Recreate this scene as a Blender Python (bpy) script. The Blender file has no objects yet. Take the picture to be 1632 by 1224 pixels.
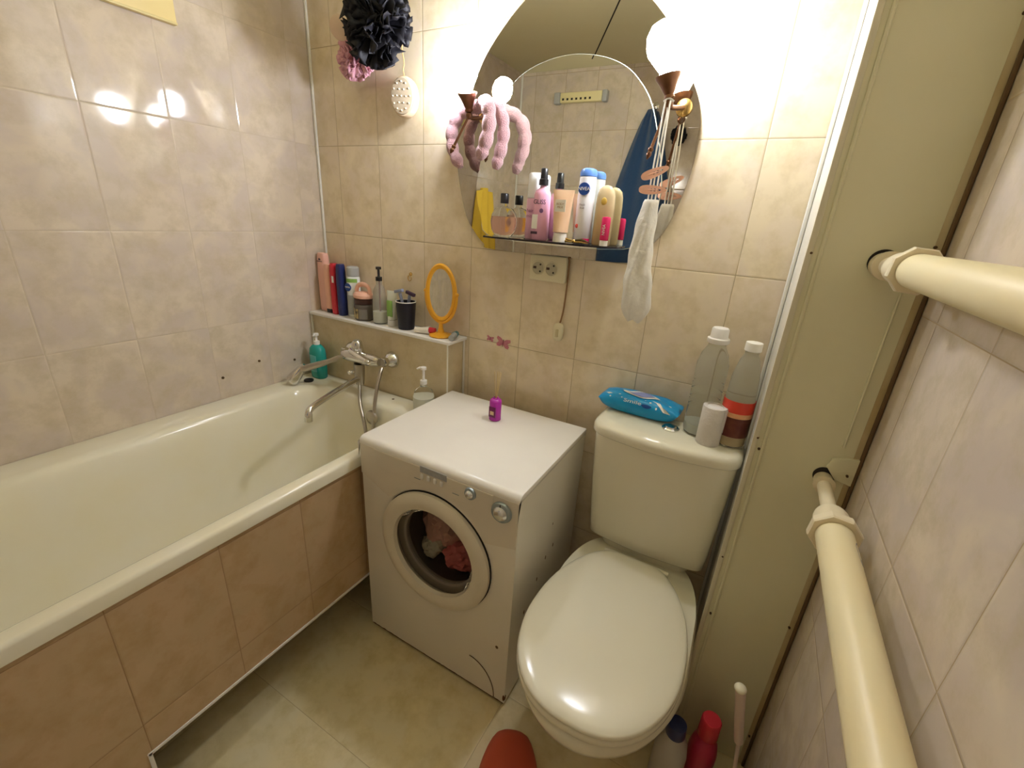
import bpy, bmesh, math, random
from mathutils import Vector, Matrix, Euler, noise
C = bpy.context.scene.collection
SC = bpy.context.scene
PI = math.pi
random.seed(7)

# ------------------------------------------------------------------ camera
cam_data = bpy.data.cameras.new('camera')
cam = bpy.data.objects.new('camera', cam_data)
C.objects.link(cam)
cam_data.sensor_width = 36.0
cam_data.lens = 703.7246 / 1632 * 36.0
cam_data.clip_start = 0.01
def _rot(a, b, c):
    Rx = Matrix.Rotation(a, 3, 'X'); Ry = Matrix.Rotation(b, 3, 'Y'); Rz = Matrix.Rotation(c, 3, 'Z')
    return Rz @ Rx @ Ry
cam.matrix_world = Matrix.Translation((1.5707, -1.2691, 1.3014)) @ _rot(1.2034, -.1722, .6721).to_4x4()
SC.camera = cam
# ------------------------------------------------------------------ world and exposure
w = bpy.data.worlds.new('world'); SC.world = w; w.use_nodes = True
w.node_tree.nodes['Background'].inputs[0].default_value = (.05, .05, .05, 1)
w.node_tree.nodes['Background'].inputs[1].default_value = .2
SC.view_settings.view_transform = 'Standard'
SC.view_settings.look = 'None'
SC.view_settings.gamma = 1
SC.view_settings.use_curve_mapping = False
SC.view_settings.exposure = 1.47
SC.cycles.use_denoising = True
SC.cycles.max_bounces = 10
SC.cycles.diffuse_bounces = 6
SC.cycles.sample_clamp_indirect = 6
LAMP = 58.0                      # emission of the two bulbs
LAMP_COL = (.97, 1.0, 1.10)

# ------------------------------------------------------------------ materials
def nt(name):
    m = bpy.data.materials.new(name); m.use_nodes = True
    return m, m.node_tree.nodes, m.node_tree.links, m.node_tree.nodes['Principled BSDF']
_mats = {}
def M(name, col=(.8, .8, .8), rough=.4, metal=0., col2=None, ns=8., amt=.5, trans=0., ior=1.45, emit=0., bump=0., bs=80., alpha=1., sheen=0., sss=0.):
    if name in _mats: return _mats[name]
    m, N, L, B = nt(name)
    if col2 is None: col2 = tuple(c * .93 for c in col)
    tc = N.new('ShaderNodeTexCoord'); nz = N.new('ShaderNodeTexNoise')
    nz.inputs['Scale'].default_value = ns; nz.inputs['Detail'].default_value = 5
    L.new(tc.outputs['Object'], nz.inputs['Vector'])
    r = N.new('ShaderNodeValToRGB')
    r.color_ramp.elements[0].position = .35; r.color_ramp.elements[1].position = .65
    r.color_ramp.elements[0].color = (*col, 1); r.color_ramp.elements[1].color = (*[a * (1 - amt) + b * amt for a, b in zip(col, col2)], 1)
    L.new(nz.outputs['Fac'], r.inputs['Fac']); L.new(r.outputs['Color'], B.inputs['Base Color'])
    B.inputs['Roughness'].default_value = rough; B.inputs['Metallic'].default_value = metal
    B.inputs['Transmission Weight'].default_value = trans; B.inputs['IOR'].default_value = ior
    B.inputs['Alpha'].default_value = alpha
    if sheen: B.inputs['Sheen Weight'].default_value = sheen
    if sss:
        B.inputs['Subsurface Weight'].default_value = sss; B.inputs['Subsurface Radius'].default_value = (.02, .01, .006)
    if emit:
        B.inputs['Emission Color'].default_value = (*LAMP_COL, 1); B.inputs['Emission Strength'].default_value = emit
    if bump:
        n2 = N.new('ShaderNodeTexNoise'); n2.inputs['Scale'].default_value = bs; n2.inputs['Detail'].default_value = 4
        L.new(tc.outputs['Object'], n2.inputs['Vector'])
        b = N.new('ShaderNodeBump'); b.inputs['Strength'].default_value = bump; b.inputs['Distance'].default_value = .01
        L.new(n2.outputs['Fac'], b.inputs['Height']); L.new(b.outputs['Normal'], B.inputs['Normal'])
    _mats[name] = m
    return m
def mathn(N, L, op, a, b=None):
    n = N.new('ShaderNodeMath'); n.operation = op
    for i, v in enumerate((a, b)):
        if v is None: continue
        if isinstance(v, (int, float)): n.inputs[i].default_value = v
        else: L.new(v, n.inputs[i])
    return n.outputs[0]
def tile_mat(name, ua, uo, us, vo, vs, va='Z', base=((.62, .52, .40), (.50, .405, .285), (.56, .50, .41)), grout=(.36, .28, .17), gw=.0011, rough=.13, seed=0., stain=None):
    m, N, L, B = nt(name)
    g = N.new('ShaderNodeNewGeometry'); s = N.new('ShaderNodeSeparateXYZ'); L.new(g.outputs['Position'], s.inputs[0])
    u = mathn(N, L, 'SUBTRACT', s.outputs[ua], uo); v = mathn(N, L, 'SUBTRACT', s.outputs[va], vo)
    du = mathn(N, L, 'PINGPONG', u, us / 2); dv = mathn(N, L, 'PINGPONG', v, vs / 2)
    d = mathn(N, L, 'MINIMUM', du, dv)
    gr = mathn(N, L, 'LESS_THAN', d, gw)
    iu = mathn(N, L, 'FLOOR', mathn(N, L, 'DIVIDE', u, us)); iv = mathn(N, L, 'FLOOR', mathn(N, L, 'DIVIDE', v, vs))
    cmb = N.new('ShaderNodeCombineXYZ'); L.new(iu, cmb.inputs[0]); L.new(iv, cmb.inputs[1]); cmb.inputs[2].default_value = seed
    wn = N.new('ShaderNodeTexWhiteNoise'); L.new(cmb.outputs[0], wn.inputs['Vector'])
    off = N.new('ShaderNodeVectorMath'); off.operation = 'MULTIPLY_ADD'
    L.new(wn.outputs['Color'], off.inputs[0]); off.inputs[1].default_value = (9, 9, 9); L.new(g.outputs['Position'], off.inputs[2])
    n1 = N.new('ShaderNodeTexNoise'); n1.inputs['Scale'].default_value = 9; n1.inputs['Detail'].default_value = 6; n1.inputs['Distortion'].default_value = .6
    n2 = N.new('ShaderNodeTexNoise'); n2.inputs['Scale'].default_value = 16; n2.inputs['Detail'].default_value = 8; n2.inputs['Roughness'].default_value = .65
    L.new(off.outputs[0], n1.inputs['Vector']); L.new(off.outputs[0], n2.inputs['Vector'])
    r1 = N.new('ShaderNodeMapRange'); r1.inputs[1].default_value = .40; r1.inputs[2].default_value = .60; L.new(n1.outputs['Fac'], r1.inputs[0])
    r2 = N.new('ShaderNodeMapRange'); r2.inputs[1].default_value = .45; r2.inputs[2].default_value = .68; r2.inputs[4].default_value = .9; L.new(n2.outputs['Fac'], r2.inputs[0])
    def mix(f, a, b):
        x = N.new('ShaderNodeMix'); x.data_type = 'RGBA'
        L.new(f, x.inputs[0])
        for i, q in ((6, a), (7, b)):
            if isinstance(q, tuple): x.inputs[i].default_value = (*q, 1)
            else: L.new(q, x.inputs[i])
        return x.outputs[2]
    c = mix(r1.outputs[0], base[0], base[2]); c = mix(r2.outputs[0], c, base[1])
    c = mix(gr, c, grout)
    L.new(c, B.inputs['Base Color'])
    rr = mathn(N, L, 'MULTIPLY_ADD', gr, .5); N_ = rr.node; N_.inputs[2].default_value = rough
    L.new(rr, B.inputs['Roughness'])
    # rounded tile edges and a very slight waviness of the glaze
    e = N.new('ShaderNodeMapRange'); e.inputs[1].default_value = 0; e.inputs[2].default_value = .0035; L.new(d, e.inputs[0])
    n3 = N.new('ShaderNodeTexNoise'); n3.inputs['Scale'].default_value = 7; L.new(off.outputs[0], n3.inputs['Vector'])
    h = mathn(N, L, 'MULTIPLY_ADD', n3.outputs['Fac'], .8); L.new(e.outputs[0], h.node.inputs[2])
    b = N.new('ShaderNodeBump'); b.inputs['Strength'].default_value = .35; b.inputs['Distance'].default_value = .0015
    L.new(h, b.inputs['Height']); L.new(b.outputs['Normal'], B.inputs['Normal'])
    return m
TH = .305; Z2 = 1.1975
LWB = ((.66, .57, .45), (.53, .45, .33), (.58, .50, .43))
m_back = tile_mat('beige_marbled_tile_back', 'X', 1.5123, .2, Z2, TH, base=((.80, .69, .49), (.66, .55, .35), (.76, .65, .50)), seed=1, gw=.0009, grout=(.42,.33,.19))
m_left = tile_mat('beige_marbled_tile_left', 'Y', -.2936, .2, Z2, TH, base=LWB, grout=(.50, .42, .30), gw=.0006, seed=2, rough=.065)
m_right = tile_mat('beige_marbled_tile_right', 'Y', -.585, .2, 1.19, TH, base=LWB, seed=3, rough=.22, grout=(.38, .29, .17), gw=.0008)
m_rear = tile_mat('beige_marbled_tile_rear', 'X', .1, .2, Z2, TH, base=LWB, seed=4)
m_apron = tile_mat('beige_tile_apron', 'Y', -.887, .2, .28, TH, base=((.52, .37, .22), (.44, .30, .15), (.49, .36, .21)), grout=(.32, .20, .10), gw=.0009, rough=.25, seed=5)
m_ledge = tile_mat('beige_tile_ledge', 'X', -.2, 3., .9, 3., base=((.66, .56, .37), (.55, .45, .27), (.62, .53, .37)), seed=6)
m_floor = tile_mat('floor_tile_tan', 'X', 1.195, .666, -.803, .333, va='Y', base=((.76, .66, .40), (.62, .52, .26), (.74, .66, .44)), grout=(.50, .41, .24), gw=.0007, rough=.38, seed=7)
PLAIN = M('white_enamel', (.80, .77, .66), .18, col2=(.78, .74, .6), ns=3)
m_tub = M('tub_enamel', (.78, .75, .62), .14, col2=(.74, .68, .44), ns=7, amt=.35)
m_ceram = M('toilet_ceramic', (.80, .77, .63), .1, col2=(.76, .72, .55), ns=3)
m_lid = M('toilet_lid_plastic', (.80, .77, .64), .16, col2=(.77, .73, .56), ns=4)
m_wash = M('washer_enamel', (.80, .77, .69), .28, col2=(.76, .72, .62), ns=4)
m_fascia = M('washer_plastic', (.72, .67, .57), .38)
m_ring = M('washer_door_plastic', (.74, .69, .57), .35)
m_panel = M('cream_painted_panel', (.72, .70, .50), .33, col2=(.68, .65, .42), ns=5, bump=.05, bs=5)
m_panelw = M('white_painted_strip', (.78, .76, .68), .2)
m_caulk = M('white_caulk', (.80, .78, .70), .5)
m_brown = M('brown_caulk', (.13, .075, .03), .7)
m_dark = M('dark_gap', (.02, .016, .012), .8)
m_pipe = M('cream_painted_pipe', (.78, .70, .45), .38, col2=(.80, .66, .36), ns=6)
m_fit = M('cream_plastic_fitting', (.80, .71, .50), .35)
m_chrome = M('chrome', (.72, .71, .68), .12, 1.)
m_chromed = M('dull_chrome', (.48, .44, .38), .28, 1.)
m_bronze = M('antique_bronze', (.13, .055, .025), .3, .6, col2=(.26, .12, .05), ns=40)
m_brass = M('brass', (.72, .5, .18), .2, 1.)
m_screw = M('rusty_screw', (.09, .05, .02), .6, .3)
m_black = M('black_plastic', (.012, .011, .013), .3)
m_white = M('white_plastic', (.82, .8, .76), .3)
m_glass = M('clear_glass', (.95, .96, .94), .03, trans=1., ior=1.12, col2=(.95, .96, .94))
m_pet = M('clear_plastic', (.80, .82, .78), .07, trans=.86, ior=1.08, col2=(.78, .80, .76))
m_bulb = M('glowing_frosted_bulb', (1, .97, .9), .3, emit=LAMP)

# ------------------------------------------------------------------ mesh helpers
def new(): return bmesh.new()
def obj(name, bm, m, parent=None, loc=None, smooth=True, kind=None, rot=None, angle=40):
    me = bpy.data.meshes.new(name); bmesh.ops.recalc_face_normals(bm, faces=bm.faces); bm.to_mesh(me); bm.free()
    for mm in (m if isinstance(m, (list, tuple)) else [m]): me.materials.append(mm)
    if smooth:
        for p in me.polygons: p.use_smooth = True
        try: me.set_sharp_from_angle(angle=math.radians(angle))
        except Exception: pass
    o = bpy.data.objects.new(name, me); C.objects.link(o)
    if parent: o.parent = parent
    if loc: o.location = loc
    if rot: o.rotation_euler = rot
    if kind: o['kind'] = kind
    return o
def tag(o, label, cat, group=None):
    o['label'] = label; o['category'] = cat
    if group: o['group'] = group
    return o
def thing(name, label, cat, loc=(0, 0, 0), rz=0, group=None, rot=None):
    o = bpy.data.objects.new(name, None); C.objects.link(o); o.location = loc; o.rotation_euler = rot or (0, 0, rz)
    o.empty_display_size = .02
    return tag(o, label, cat, group)
def struct(name, bm, m, smooth=False):
    o = obj(name, bm, m, smooth=smooth); o['kind'] = 'structure'; return o
def box(bm, x0, x1, y0, y1, z0, z1, bev=0, seg=2):
    r = bmesh.ops.create_cube(bm, size=1)
    vs = r['verts']
    for v in vs:
        v.co = Vector((x0 + (v.co.x + .5) * (x1 - x0), y0 + (v.co.y + .5) * (y1 - y0), z0 + (v.co.z + .5) * (z1 - z0)))
    if bev:
        es = list({e for v in vs for e in v.link_edges})
        bmesh.ops.bevel(bm, geom=es, offset=bev, segments=seg, profile=.5, affect='EDGES')
    return bm
def bx(*a, **k): return box(new(), *a, **k)
def rings(bm, rs, cap=(True, True), closed=True):
    rows = [[bm.verts.new(p) for p in r] for r in rs]
    n = len(rows[0])
    for a, b in zip(rows[:-1], rows[1:]):
        for i in range(n if closed else n - 1):
            j = (i + 1) % n
            bm.faces.new((a[i], a[j], b[j], b[i]))
    if cap[0] and closed: bm.faces.new(rows[0][::-1])
    if cap[1] and closed: bm.faces.new(rows[-1])
    return bm
def lathe(prof, seg=32, sx=1., sy=1., bm=None, off=(0, 0, 0), cap=(True, True)):
    bm = bm or new()
    rs = [[(off[0] + r * sx * math.cos(2 * PI * i / seg), off[1] + r * sy * math.sin(2 * PI * i / seg), off[2] + z) for i in range(seg)] for r, z in prof]
    return rings(bm, rs, cap)
def latheY(prof, c=(0, 0, 0), seg=40, bm=None, cap=(True, True)):
    """revolve about the y axis: prof = (r, y)"""
    bm = bm or new()
    rs = [[(c[0] + r * math.cos(2 * PI * i / seg), c[1] + y, c[2] + r * math.sin(2 * PI * i / seg)) for i in range(seg)] for r, y in prof]
    return rings(bm, rs, cap)
def tube(pts, rad, seg=12, bm=None, smooth=0, cap=True, flat=None):
    bm = bm or new()
    pts = [Vector(p) for p in pts]
    rads = list(rad) if isinstance(rad, (list, tuple)) else [rad] * len(pts)
    for _ in range(smooth):
        q = [pts[0]]; rr = [rads[0]]
        for i in range(len(pts) - 1):
            a, b = pts[i], pts[i + 1]
            q += [a * .75 + b * .25, a * .25 + b * .75]; rr += [rads[i] * .75 + rads[i + 1] * .25, rads[i] * .25 + rads[i + 1] * .75]
        q.append(pts[-1]); rr.append(rads[-1]); pts, rads = q, rr
    t0 = (pts[1] - pts[0]).normalized()
    up = Vector((0, 0, 1)) if abs(t0.z) < .9 else Vector((1, 0, 0))
    nrm = t0.cross(up).normalized()
    rs = []
    for i, p in enumerate(pts):
        t = (pts[min(i + 1, len(pts) - 1)] - pts[max(i - 1, 0)])
        t = t.normalized() if t.length > 1e-9 else t0
        nrm = (nrm - t * nrm.dot(t)).normalized(); bn = t.cross(nrm)
        f = flat if flat else 1
        rs.append([p + (nrm * math.cos(2 * PI * k / seg) + bn * math.sin(2 * PI * k / seg) * f) * rads[i] for k in range(seg)])
    return rings(bm, rs, (cap, cap))
def sell(cx, cy, a, b, z, n=48, p=2.5, tilt=0):
    out = []
    for i in range(n):
        t = 2 * PI * i / n; c, s = math.cos(t), math.sin(t)
        out.append((cx + a * math.copysign(abs(c) ** (2 / p), c), cy + b * math.copysign(abs(s) ** (2 / p), s), z))
    return out
def prism(outline, y0, y1, bm=None, bev=0):
    """outline of (x, z) extruded from y0 to y1"""
    bm = bm or new()
    a = [bm.verts.new((x, y0, z)) for x, z in outline]; b = [bm.verts.new((x, y1, z)) for x, z in outline]
    n = len(a)
    f1 = bm.faces.new(a); f2 = bm.faces.new(b[::-1])
    for i in range(n): bm.faces.new((a[i], b[i], b[(i + 1) % n], a[(i + 1) % n]))
    if bev: bmesh.ops.bevel(bm, geom=list(f1.edges), offset=bev, segments=2, profile=.5, affect='EDGES')
    return bm
def ball(bm, c, r, s=(1, 1, 1), u=20, v=12):
    bmesh.ops.create_uvsphere(bm, u_segments=u, v_segments=v, radius=r, matrix=Matrix.Translation(c) @ Matrix.Diagonal((*s, 1)))
    return bm
def text(name, body, size, m, parent, loc, rot=(PI / 2, 0, 0), ext=.0003, sx=1.):
    cu = bpy.data.curves.new(name, 'FONT'); cu.body = body; cu.size = size; cu.extrude = ext; cu.align_x = 'CENTER'; cu.align_y = 'CENTER'
    t = bpy.data.objects.new(name, cu); C.objects.link(t)
    dg = bpy.context.evaluated_depsgraph_get(); me = bpy.data.meshes.new_from_object(t.evaluated_get(dg))
    bpy.data.objects.remove(t); bpy.data.curves.remove(cu)
    me.name = name; me.materials.clear(); me.materials.append(m)
    o = bpy.data.objects.new(name, me); C.objects.link(o); o.parent = parent; o.location = loc; o.rotation_euler = rot; o.scale = (sx, 1, 1)
    return o
def curved_label(name, r, z0, z1, a0, a1, m, parent, sx=1., sy=1., n=16, th=.0006):
    """thin shell label wrapped on a (possibly oval) body; angles in degrees, -90 faces the room"""
    bm = new(); rows = []
    for rr in (r + .0001, r + th):
        rows.append([[((rr) * sx * math.cos(math.radians(a0 + (a1 - a0) * i / n)), (rr) * sy * math.sin(math.radians(a0 + (a1 - a0) * i / n)), z) for i in range(n + 1)] for z in (z0, z1)])
    inner = [[bm.verts.new(p) for p in row] for row in rows[0]]; outer = [[bm.verts.new(p) for p in row] for row in rows[1]]
    for i in range(n):
        bm.faces.new((outer[0][i], outer[0][i + 1], outer[1][i + 1], outer[1][i]))
        bm.faces.new((inner[0][i + 1], inner[0][i], inner[1][i], inner[1][i + 1]))
        bm.faces.new((inner[0][i], inner[0][i + 1], outer[0][i + 1], outer[0][i]))
        bm.faces.new((outer[1][i], outer[1][i + 1], inner[1][i + 1], inner[1][i]))
    for e in (0, n): bm.faces.new((inner[0][e], outer[0][e], outer[1][e], inner[1][e]))
    return obj(name, bm, m, parent)

# ------------------------------------------------------------------ the room
W = 1.815; D = -1.58; H = 2.13
struct('floor', bx(-.05, W + .05, D - .05, .05, -.05, 0), m_floor)
m_ceil = M('ceiling_panels', (.80, .77, .52), .35, col2=(.77, .73, .46), ns=3)
o = struct('ceiling', bx(-.05, W + .05, D - .05, .05, H, H + .05), m_ceil)
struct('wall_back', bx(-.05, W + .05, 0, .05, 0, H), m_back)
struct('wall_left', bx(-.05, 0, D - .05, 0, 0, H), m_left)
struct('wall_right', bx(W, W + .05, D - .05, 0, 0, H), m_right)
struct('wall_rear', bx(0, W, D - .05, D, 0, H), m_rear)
# ceiling seam between panels (dark joint)
bm = new(); a = Vector((.86, -.78, H - .0012)); b = Vector((.50, -1.45, H - .0012)); dd = (b - a).normalized(); s_ = Vector((dd.y, -dd.x, 0)) * .003
rings(bm, [[a - s_, a + s_, a + s_ + Vector((0, 0, .001)), a - s_ + Vector((0, 0, .001))], [b - s_, b + s_, b + s_ + Vector((0, 0, .001)), b - s_ + Vector((0, 0, .001))]])
struct('trim_1', bm, m_dark)
struct('trim_2', bx(0.0005, .011, -.009, -.0005, .89, H - .001, bev=.003), m_caulk)        # caulk in the left corner above the ledge
struct('trim_3', bx(0.0005, .011, D + .0005, D + .010, .001, H - .001, bev=.003), m_caulk)
struct('trim_4', bx(0.0005, .009, -.104, -.0955, .637, .8805, bev=.002), m_caulk)          # caulk beside the ledge front
# open joint at the washer's back
bm = bx(W - .007, W - .0005, -.3065, -.3005, .001, H - .001, bev=.002)
struct('trim_5', bm, m_brown)
# tiled ledge box across the tap end
struct('wall_ledge', bx(0.0005, .69, -.095, -.0005, 0.0005, .881), m_ledge)
struct('trim_6', bx(.6875, .6925, -.0975, -.0935, .0005, .8805, bev=.001), m_caulk)
struct('trim_7', bx(.6905, .6975, -.0065, -.0005, .0005, .8895, bev=.002), m_caulk)
# white slab on the ledge
bm = bx(.001, .705, -.108, -.001, .8815, .8925, bev=.002)
tag(obj('ledge_shelf', bm, m_white), 'narrow white shelf board along the back wall above the bath tap', 'shelf')

# ------------------------------------------------------------------ boxed-in pipes panel (right)
PX = 1.633; PY = -.30
t = thing('pipe_boxing', 'tall cream painted panel boxing in pipes between toilet and right wall', 'panel', (PX, PY, 0))
obj('front_panel', bx(0, W - PX - .001, 0, .008, .001, H - .001, bev=.0015), m_panel, t, smooth=False)
obj('side_panel', bx(0, .007, .0085, -PY - .001, .001, H - .001), m_panelw, t, smooth=False)
obj('raised_bead', tube([(.018, -.0005, .002), (.018, -.0005, H - .002)], .0035, 8), m_panel, t)
obj('raised_bead', tube([(.146, -.0002, .93), (.146, -.0002, 1.23)], .004, 8, flat=.6), m_panel, t)
obj('stained_edge', bx(W - PX - .016, W - PX - .0012, -.0008, -.0001, .002, H - .002), M('rust_stained_paint', (.46, .36, .18), .5, col2=(.58, .50, .30), ns=9, amt=1.), t, smooth=False)
obj('edge_strip', bx(-.004, .006, -.004, .004, .001, H - .001, bev=.0015), M('cream_edge', (.66, .62, .47), .3), t)
obj('corner_moulding', bx(-.009, -.0005, .285, .298, .001, H - .001, bev=.003), m_panelw, t)
for x, z in ((1.637, 1.274), (1.645, .884), (1.6375, .908), (1.636, .60), (1.645, .43), (1.80, .48), (1.765, .14), (1.803, .11), (1.80, 1.297), (1.799, 1.60)):
    bm = latheY([(.0001, -.0042), (.0022, -.0038), (.0026, -.001), (.0026, .001)], (x - PX, -.0005, z), 10)
    obj('screw', bm, m_screw, t)
bm = prism([(.135, .905), (.180, .915), (.180, .855), (.148, .862), (.130, .885)], -.006, -.0005, bev=.0015)
pt = obj('patch_plate', bm, m_panel, t)
bm = latheY([(.0001, -.0042), (.0022, -.0038), (.0026, .001)], (.165, -.006, .877), 10); obj('screw', bm, m_screw, pt)
# dark hole rims where the pipes come through
for x, z, r in ((1.7415, 1.2675, .0215), (1.7645, .862, .0185)):
    obj('pipe_hole', latheY([(r, -.0012), (r, .001)], (x - PX, 0, z), 32), m_dark, t)
def pipe(name, label, x, z, r, y_small, y_nut, dx=0.):
    def bend(bm):
        for v in bm.verts: v.co.x += dx * max(0, 1 - v.co.y / y_nut)
        return bm
    t = thing(name, label, 'pipe', (x, PY, z))
    rs = r * (.45 if z < 1 else .62)
    prof = [(rs * 1.35, -.0015), (rs * 1.35, -.018), (rs * 1.55, -.022), (rs * 1.55, -.028), (rs, -.030), (rs, y_small)]
    obj('thin_pipe', bend(latheY(prof, seg=32)), m_fit, t)
    # coupling: cone then a hexagonal nut
    prof = [(rs * 1.02, y_small), (r * .72, y_small - .012), (r * .93, y_small - .024), (r * 1.0, y_small - .032), (r * 1.05, y_nut + .001)]
    obj('coupling', bend(latheY(prof, seg=32)), m_fit, t)
    bm = new(); hexr = r * 1.42
    rr = []
    for q, sc in ((y_nut, .97), (y_nut - .004, 1.0), (y_nut - .015, 1.0), (y_nut - .018, .95)):
        rr.append([(hexr * sc * math.cos(2 * PI * i / 8 + .3), q, hexr * sc * math.sin(2 * PI * i / 8 + .3)) for i in range(8)])
    rings(bm, rr); obj('coupling_nut', bm, m_fit, t, angle=25)
    obj('thick_pipe', latheY([(r, y_nut - .0185), (r, D - PY + .001)], seg=48), m_pipe, t)
    return t
tp = pipe('heating_pipe', 'thick cream horizontal pipe leaving the panel at mid height', 1.760, 1.264, .0240, -.040, -.112, -.018)
lp = pipe('heating_pipe', 'thick cream pipe leaving the panel lower down, seen from above with a grey chip', 1.765, .855, .0265, -.118, -.185)
bm = new(); rr = []
for i in range(14):   # grey chip: shell patch on the pipe
    a = 2 * PI * i / 14
    th = math.radians(35) + .24 * math.cos(a) * (1 + .2 * math.sin(3 * a)); y = -.255 + .028 * math.sin(a)
    rr.append((th, y))
f0 = [bm.verts.new((.0268 * math.cos(h), y, .0268 * math.sin(h))) for h, y in rr]; bm.faces.new(f0)
r_ = bmesh.ops.extrude_face_region(bm, geom=list(bm.faces)); 
for v in [g for g in r_['geom'] if isinstance(g, bmesh.types.BMVert)]: v.co.x *= .98; v.co.z *= .98
obj('grey_chip', bm, M('grey_primer', (.33, .31, .28), .6), lp)

# ------------------------------------------------------------------ bathtub
TX = .68; TY1 = -.0965; TY0 = D + .002; RZ = .635
t = thing('bathtub', 'long white enamel bathtub with a tiled front panel along the left wall', 'bathtub', (0, 0, 0))
def rr_ring(x0, x1, y0, y1, r, z, n=12, p=None):
    pts = []
    for (cx, cy, a0) in ((x1 - r, y1 - r, 0), (x0 + r, y1 - r, 90), (x0 + r, y0 + r, 180), (x1 - r, y0 + r, 270)):
        for i in range(n):
            a = math.radians(a0 + 90 * i / (n - 1)); pts.append((cx + r * math.cos(a), cy + r * math.sin(a), z))
    return pts
R = [rr_ring(.0015, TX, TY0, TY1, .012, .600), rr_ring(.0015, TX, TY0, TY1, .012, RZ - .008), rr_ring(.004, TX - .003, TY0 + .003, TY1 - .003, .014, RZ - .001),
     rr_ring(.012, TX - .010, TY0 + .01, TY1 - .010, .018, RZ),
     rr_ring(.085, .645, -1.50, -.185, .10, RZ + .0), rr_ring(.098, .636, -1.49, -.197, .10, RZ - .005), rr_ring(.108, .628, -1.48, -.206, .105, RZ - .018),
     rr_ring(.118, .620, -1.465, -.214, .11, RZ - .05), rr_ring(.140, .600, -1.42, -.228, .12, RZ - .15), rr_ring(.165, .575, -1.35, -.245, .13, RZ - .27),
     rr_ring(.195, .545, -1.28, -.268, .14, RZ - .345), rr_ring(.24, .50, -1.22, -.31, .12, RZ - .378), rr_ring(.34, .40, -1.0, -.45, .03, RZ - .385)]
bm = new(); rings(bm, R, (False, True)); obj('tub_shell', bm, m_tub, t, angle=60)
# overflow plate on the tap end
obj('overflow_plate', latheY([(.001, -.010), (.02, -.009), (.026, -.004), (.027, .003)], (.452, -.228, .590), 28), m_chromed, t)
obj('rim_hole', lathe([(.004, -.001), (.005, .0012), (.001, .002)], 12, off=(.47, -.135, RZ)), m_brown, t)
# tiled front of the tub, with a foot recess beneath
bm = new()
prof = [(-.105, .186), (-1.09, .200), (-1.09, .0015), (D + .003, .0015), (D + .003, .599), (-.105, .599)]
a = [bm.verts.new((.660, y, z)) for y, z in prof]; b = [bm.verts.new((.672, y, z)) for y, z in prof]
bm.faces.new(a); bm.faces.new(b[::-1])
for i in range(6): bm.faces.new((a[i], b[i], b[(i + 1) % 6], a[(i + 1) % 6]))
ap = t
obj('tiled_front', bm, m_apron, ap, smooth=False)
bm = new(); rings(bm, [[(.659, -.105, .179), (.6745, -.105, .179), (.6745, -.105, .186), (.659, -.105, .186)], [(.659, -1.094, .193), (.6745, -1.094, .193), (.6745, -1.094, .200), (.659, -1.094, .200)]])
rings(bm, [[(.659, -1.096, .0015), (.6745, -1.096, .0015), (.6745, -1.0885, .0015), (.659, -1.0885, .0015)], [(.659, -1.096, .199), (.6745, -1.096, .199), (.6745, -1.0885, .199), (.659, -1.0885, .199)]])
obj('recess_edging', bm, m_white, ap, smooth=False)
# brick under tub at the back of the recess
bm = bx(.25, .262, -1.09, -.105, .001, .236); obj('recess_back', bm, M('grey_board', (.30, .27, .23), .8), ap)

# ------------------------------------------------------------------ washing machine
WX0, WX1, WY0, WY1, WZ0, WZ1 = .6955, 1.204, -.500, -.072, .010, .706
t = thing('washing_machine', 'compact white front loading washing machine between bathtub and toilet', 'washing machine', (0, 0, 0))
DC = (.958, .4345); DR = .180
def front_with_hole(bm, x0, x1, z0, z1, y, c, r, n=96):
    ci = []; co = []
    angs = [2 * PI * i / n for i in range(n)] + [math.atan2(Z - c[1], X - c[0]) % (2 * PI) for X in (x0, x1) for Z in (z0, z1)]
    for a in sorted(angs):
        dx, dz = math.cos(a), math.sin(a)
        tx = ((x1 - c[0]) / dx if dx > 1e-9 else (x0 - c[0]) / dx if dx < -1e-9 else 1e9)
        tz = ((z1 - c[1]) / dz if dz > 1e-9 else (z0 - c[1]) / dz if dz < -1e-9 else 1e9)
        k = min(tx, tz)
        ci.append((c[0] + r * dx, y, c[1] + r * dz)); co.append([c[0] + k * dx, y, c[1] + k * dz])
    return ci, co
    # snap nearest points to the corners
    for X in (x0, x1):
        for Z in (z0, z1):
            q = min(co, key=lambda p: (p[0] - X) ** 2 + (p[2] - Z) ** 2); q[0] = X; q[2] = Z
    return ci, co
ci, co = front_with_hole(None, WX0, WX1, WZ0, WZ1 - .0197, WY0, DC, .142)
bm = new()
cav = [(x, WY0 + .012, z) for x, y, z in ci]
bk = [(p[0], WY1, p[2]) for p in co]
rings(bm, [cav, ci, [tuple(p) for p in co], bk], (False, True))
obj('cabinet', bm, m_wash, t, angle=30)
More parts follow.
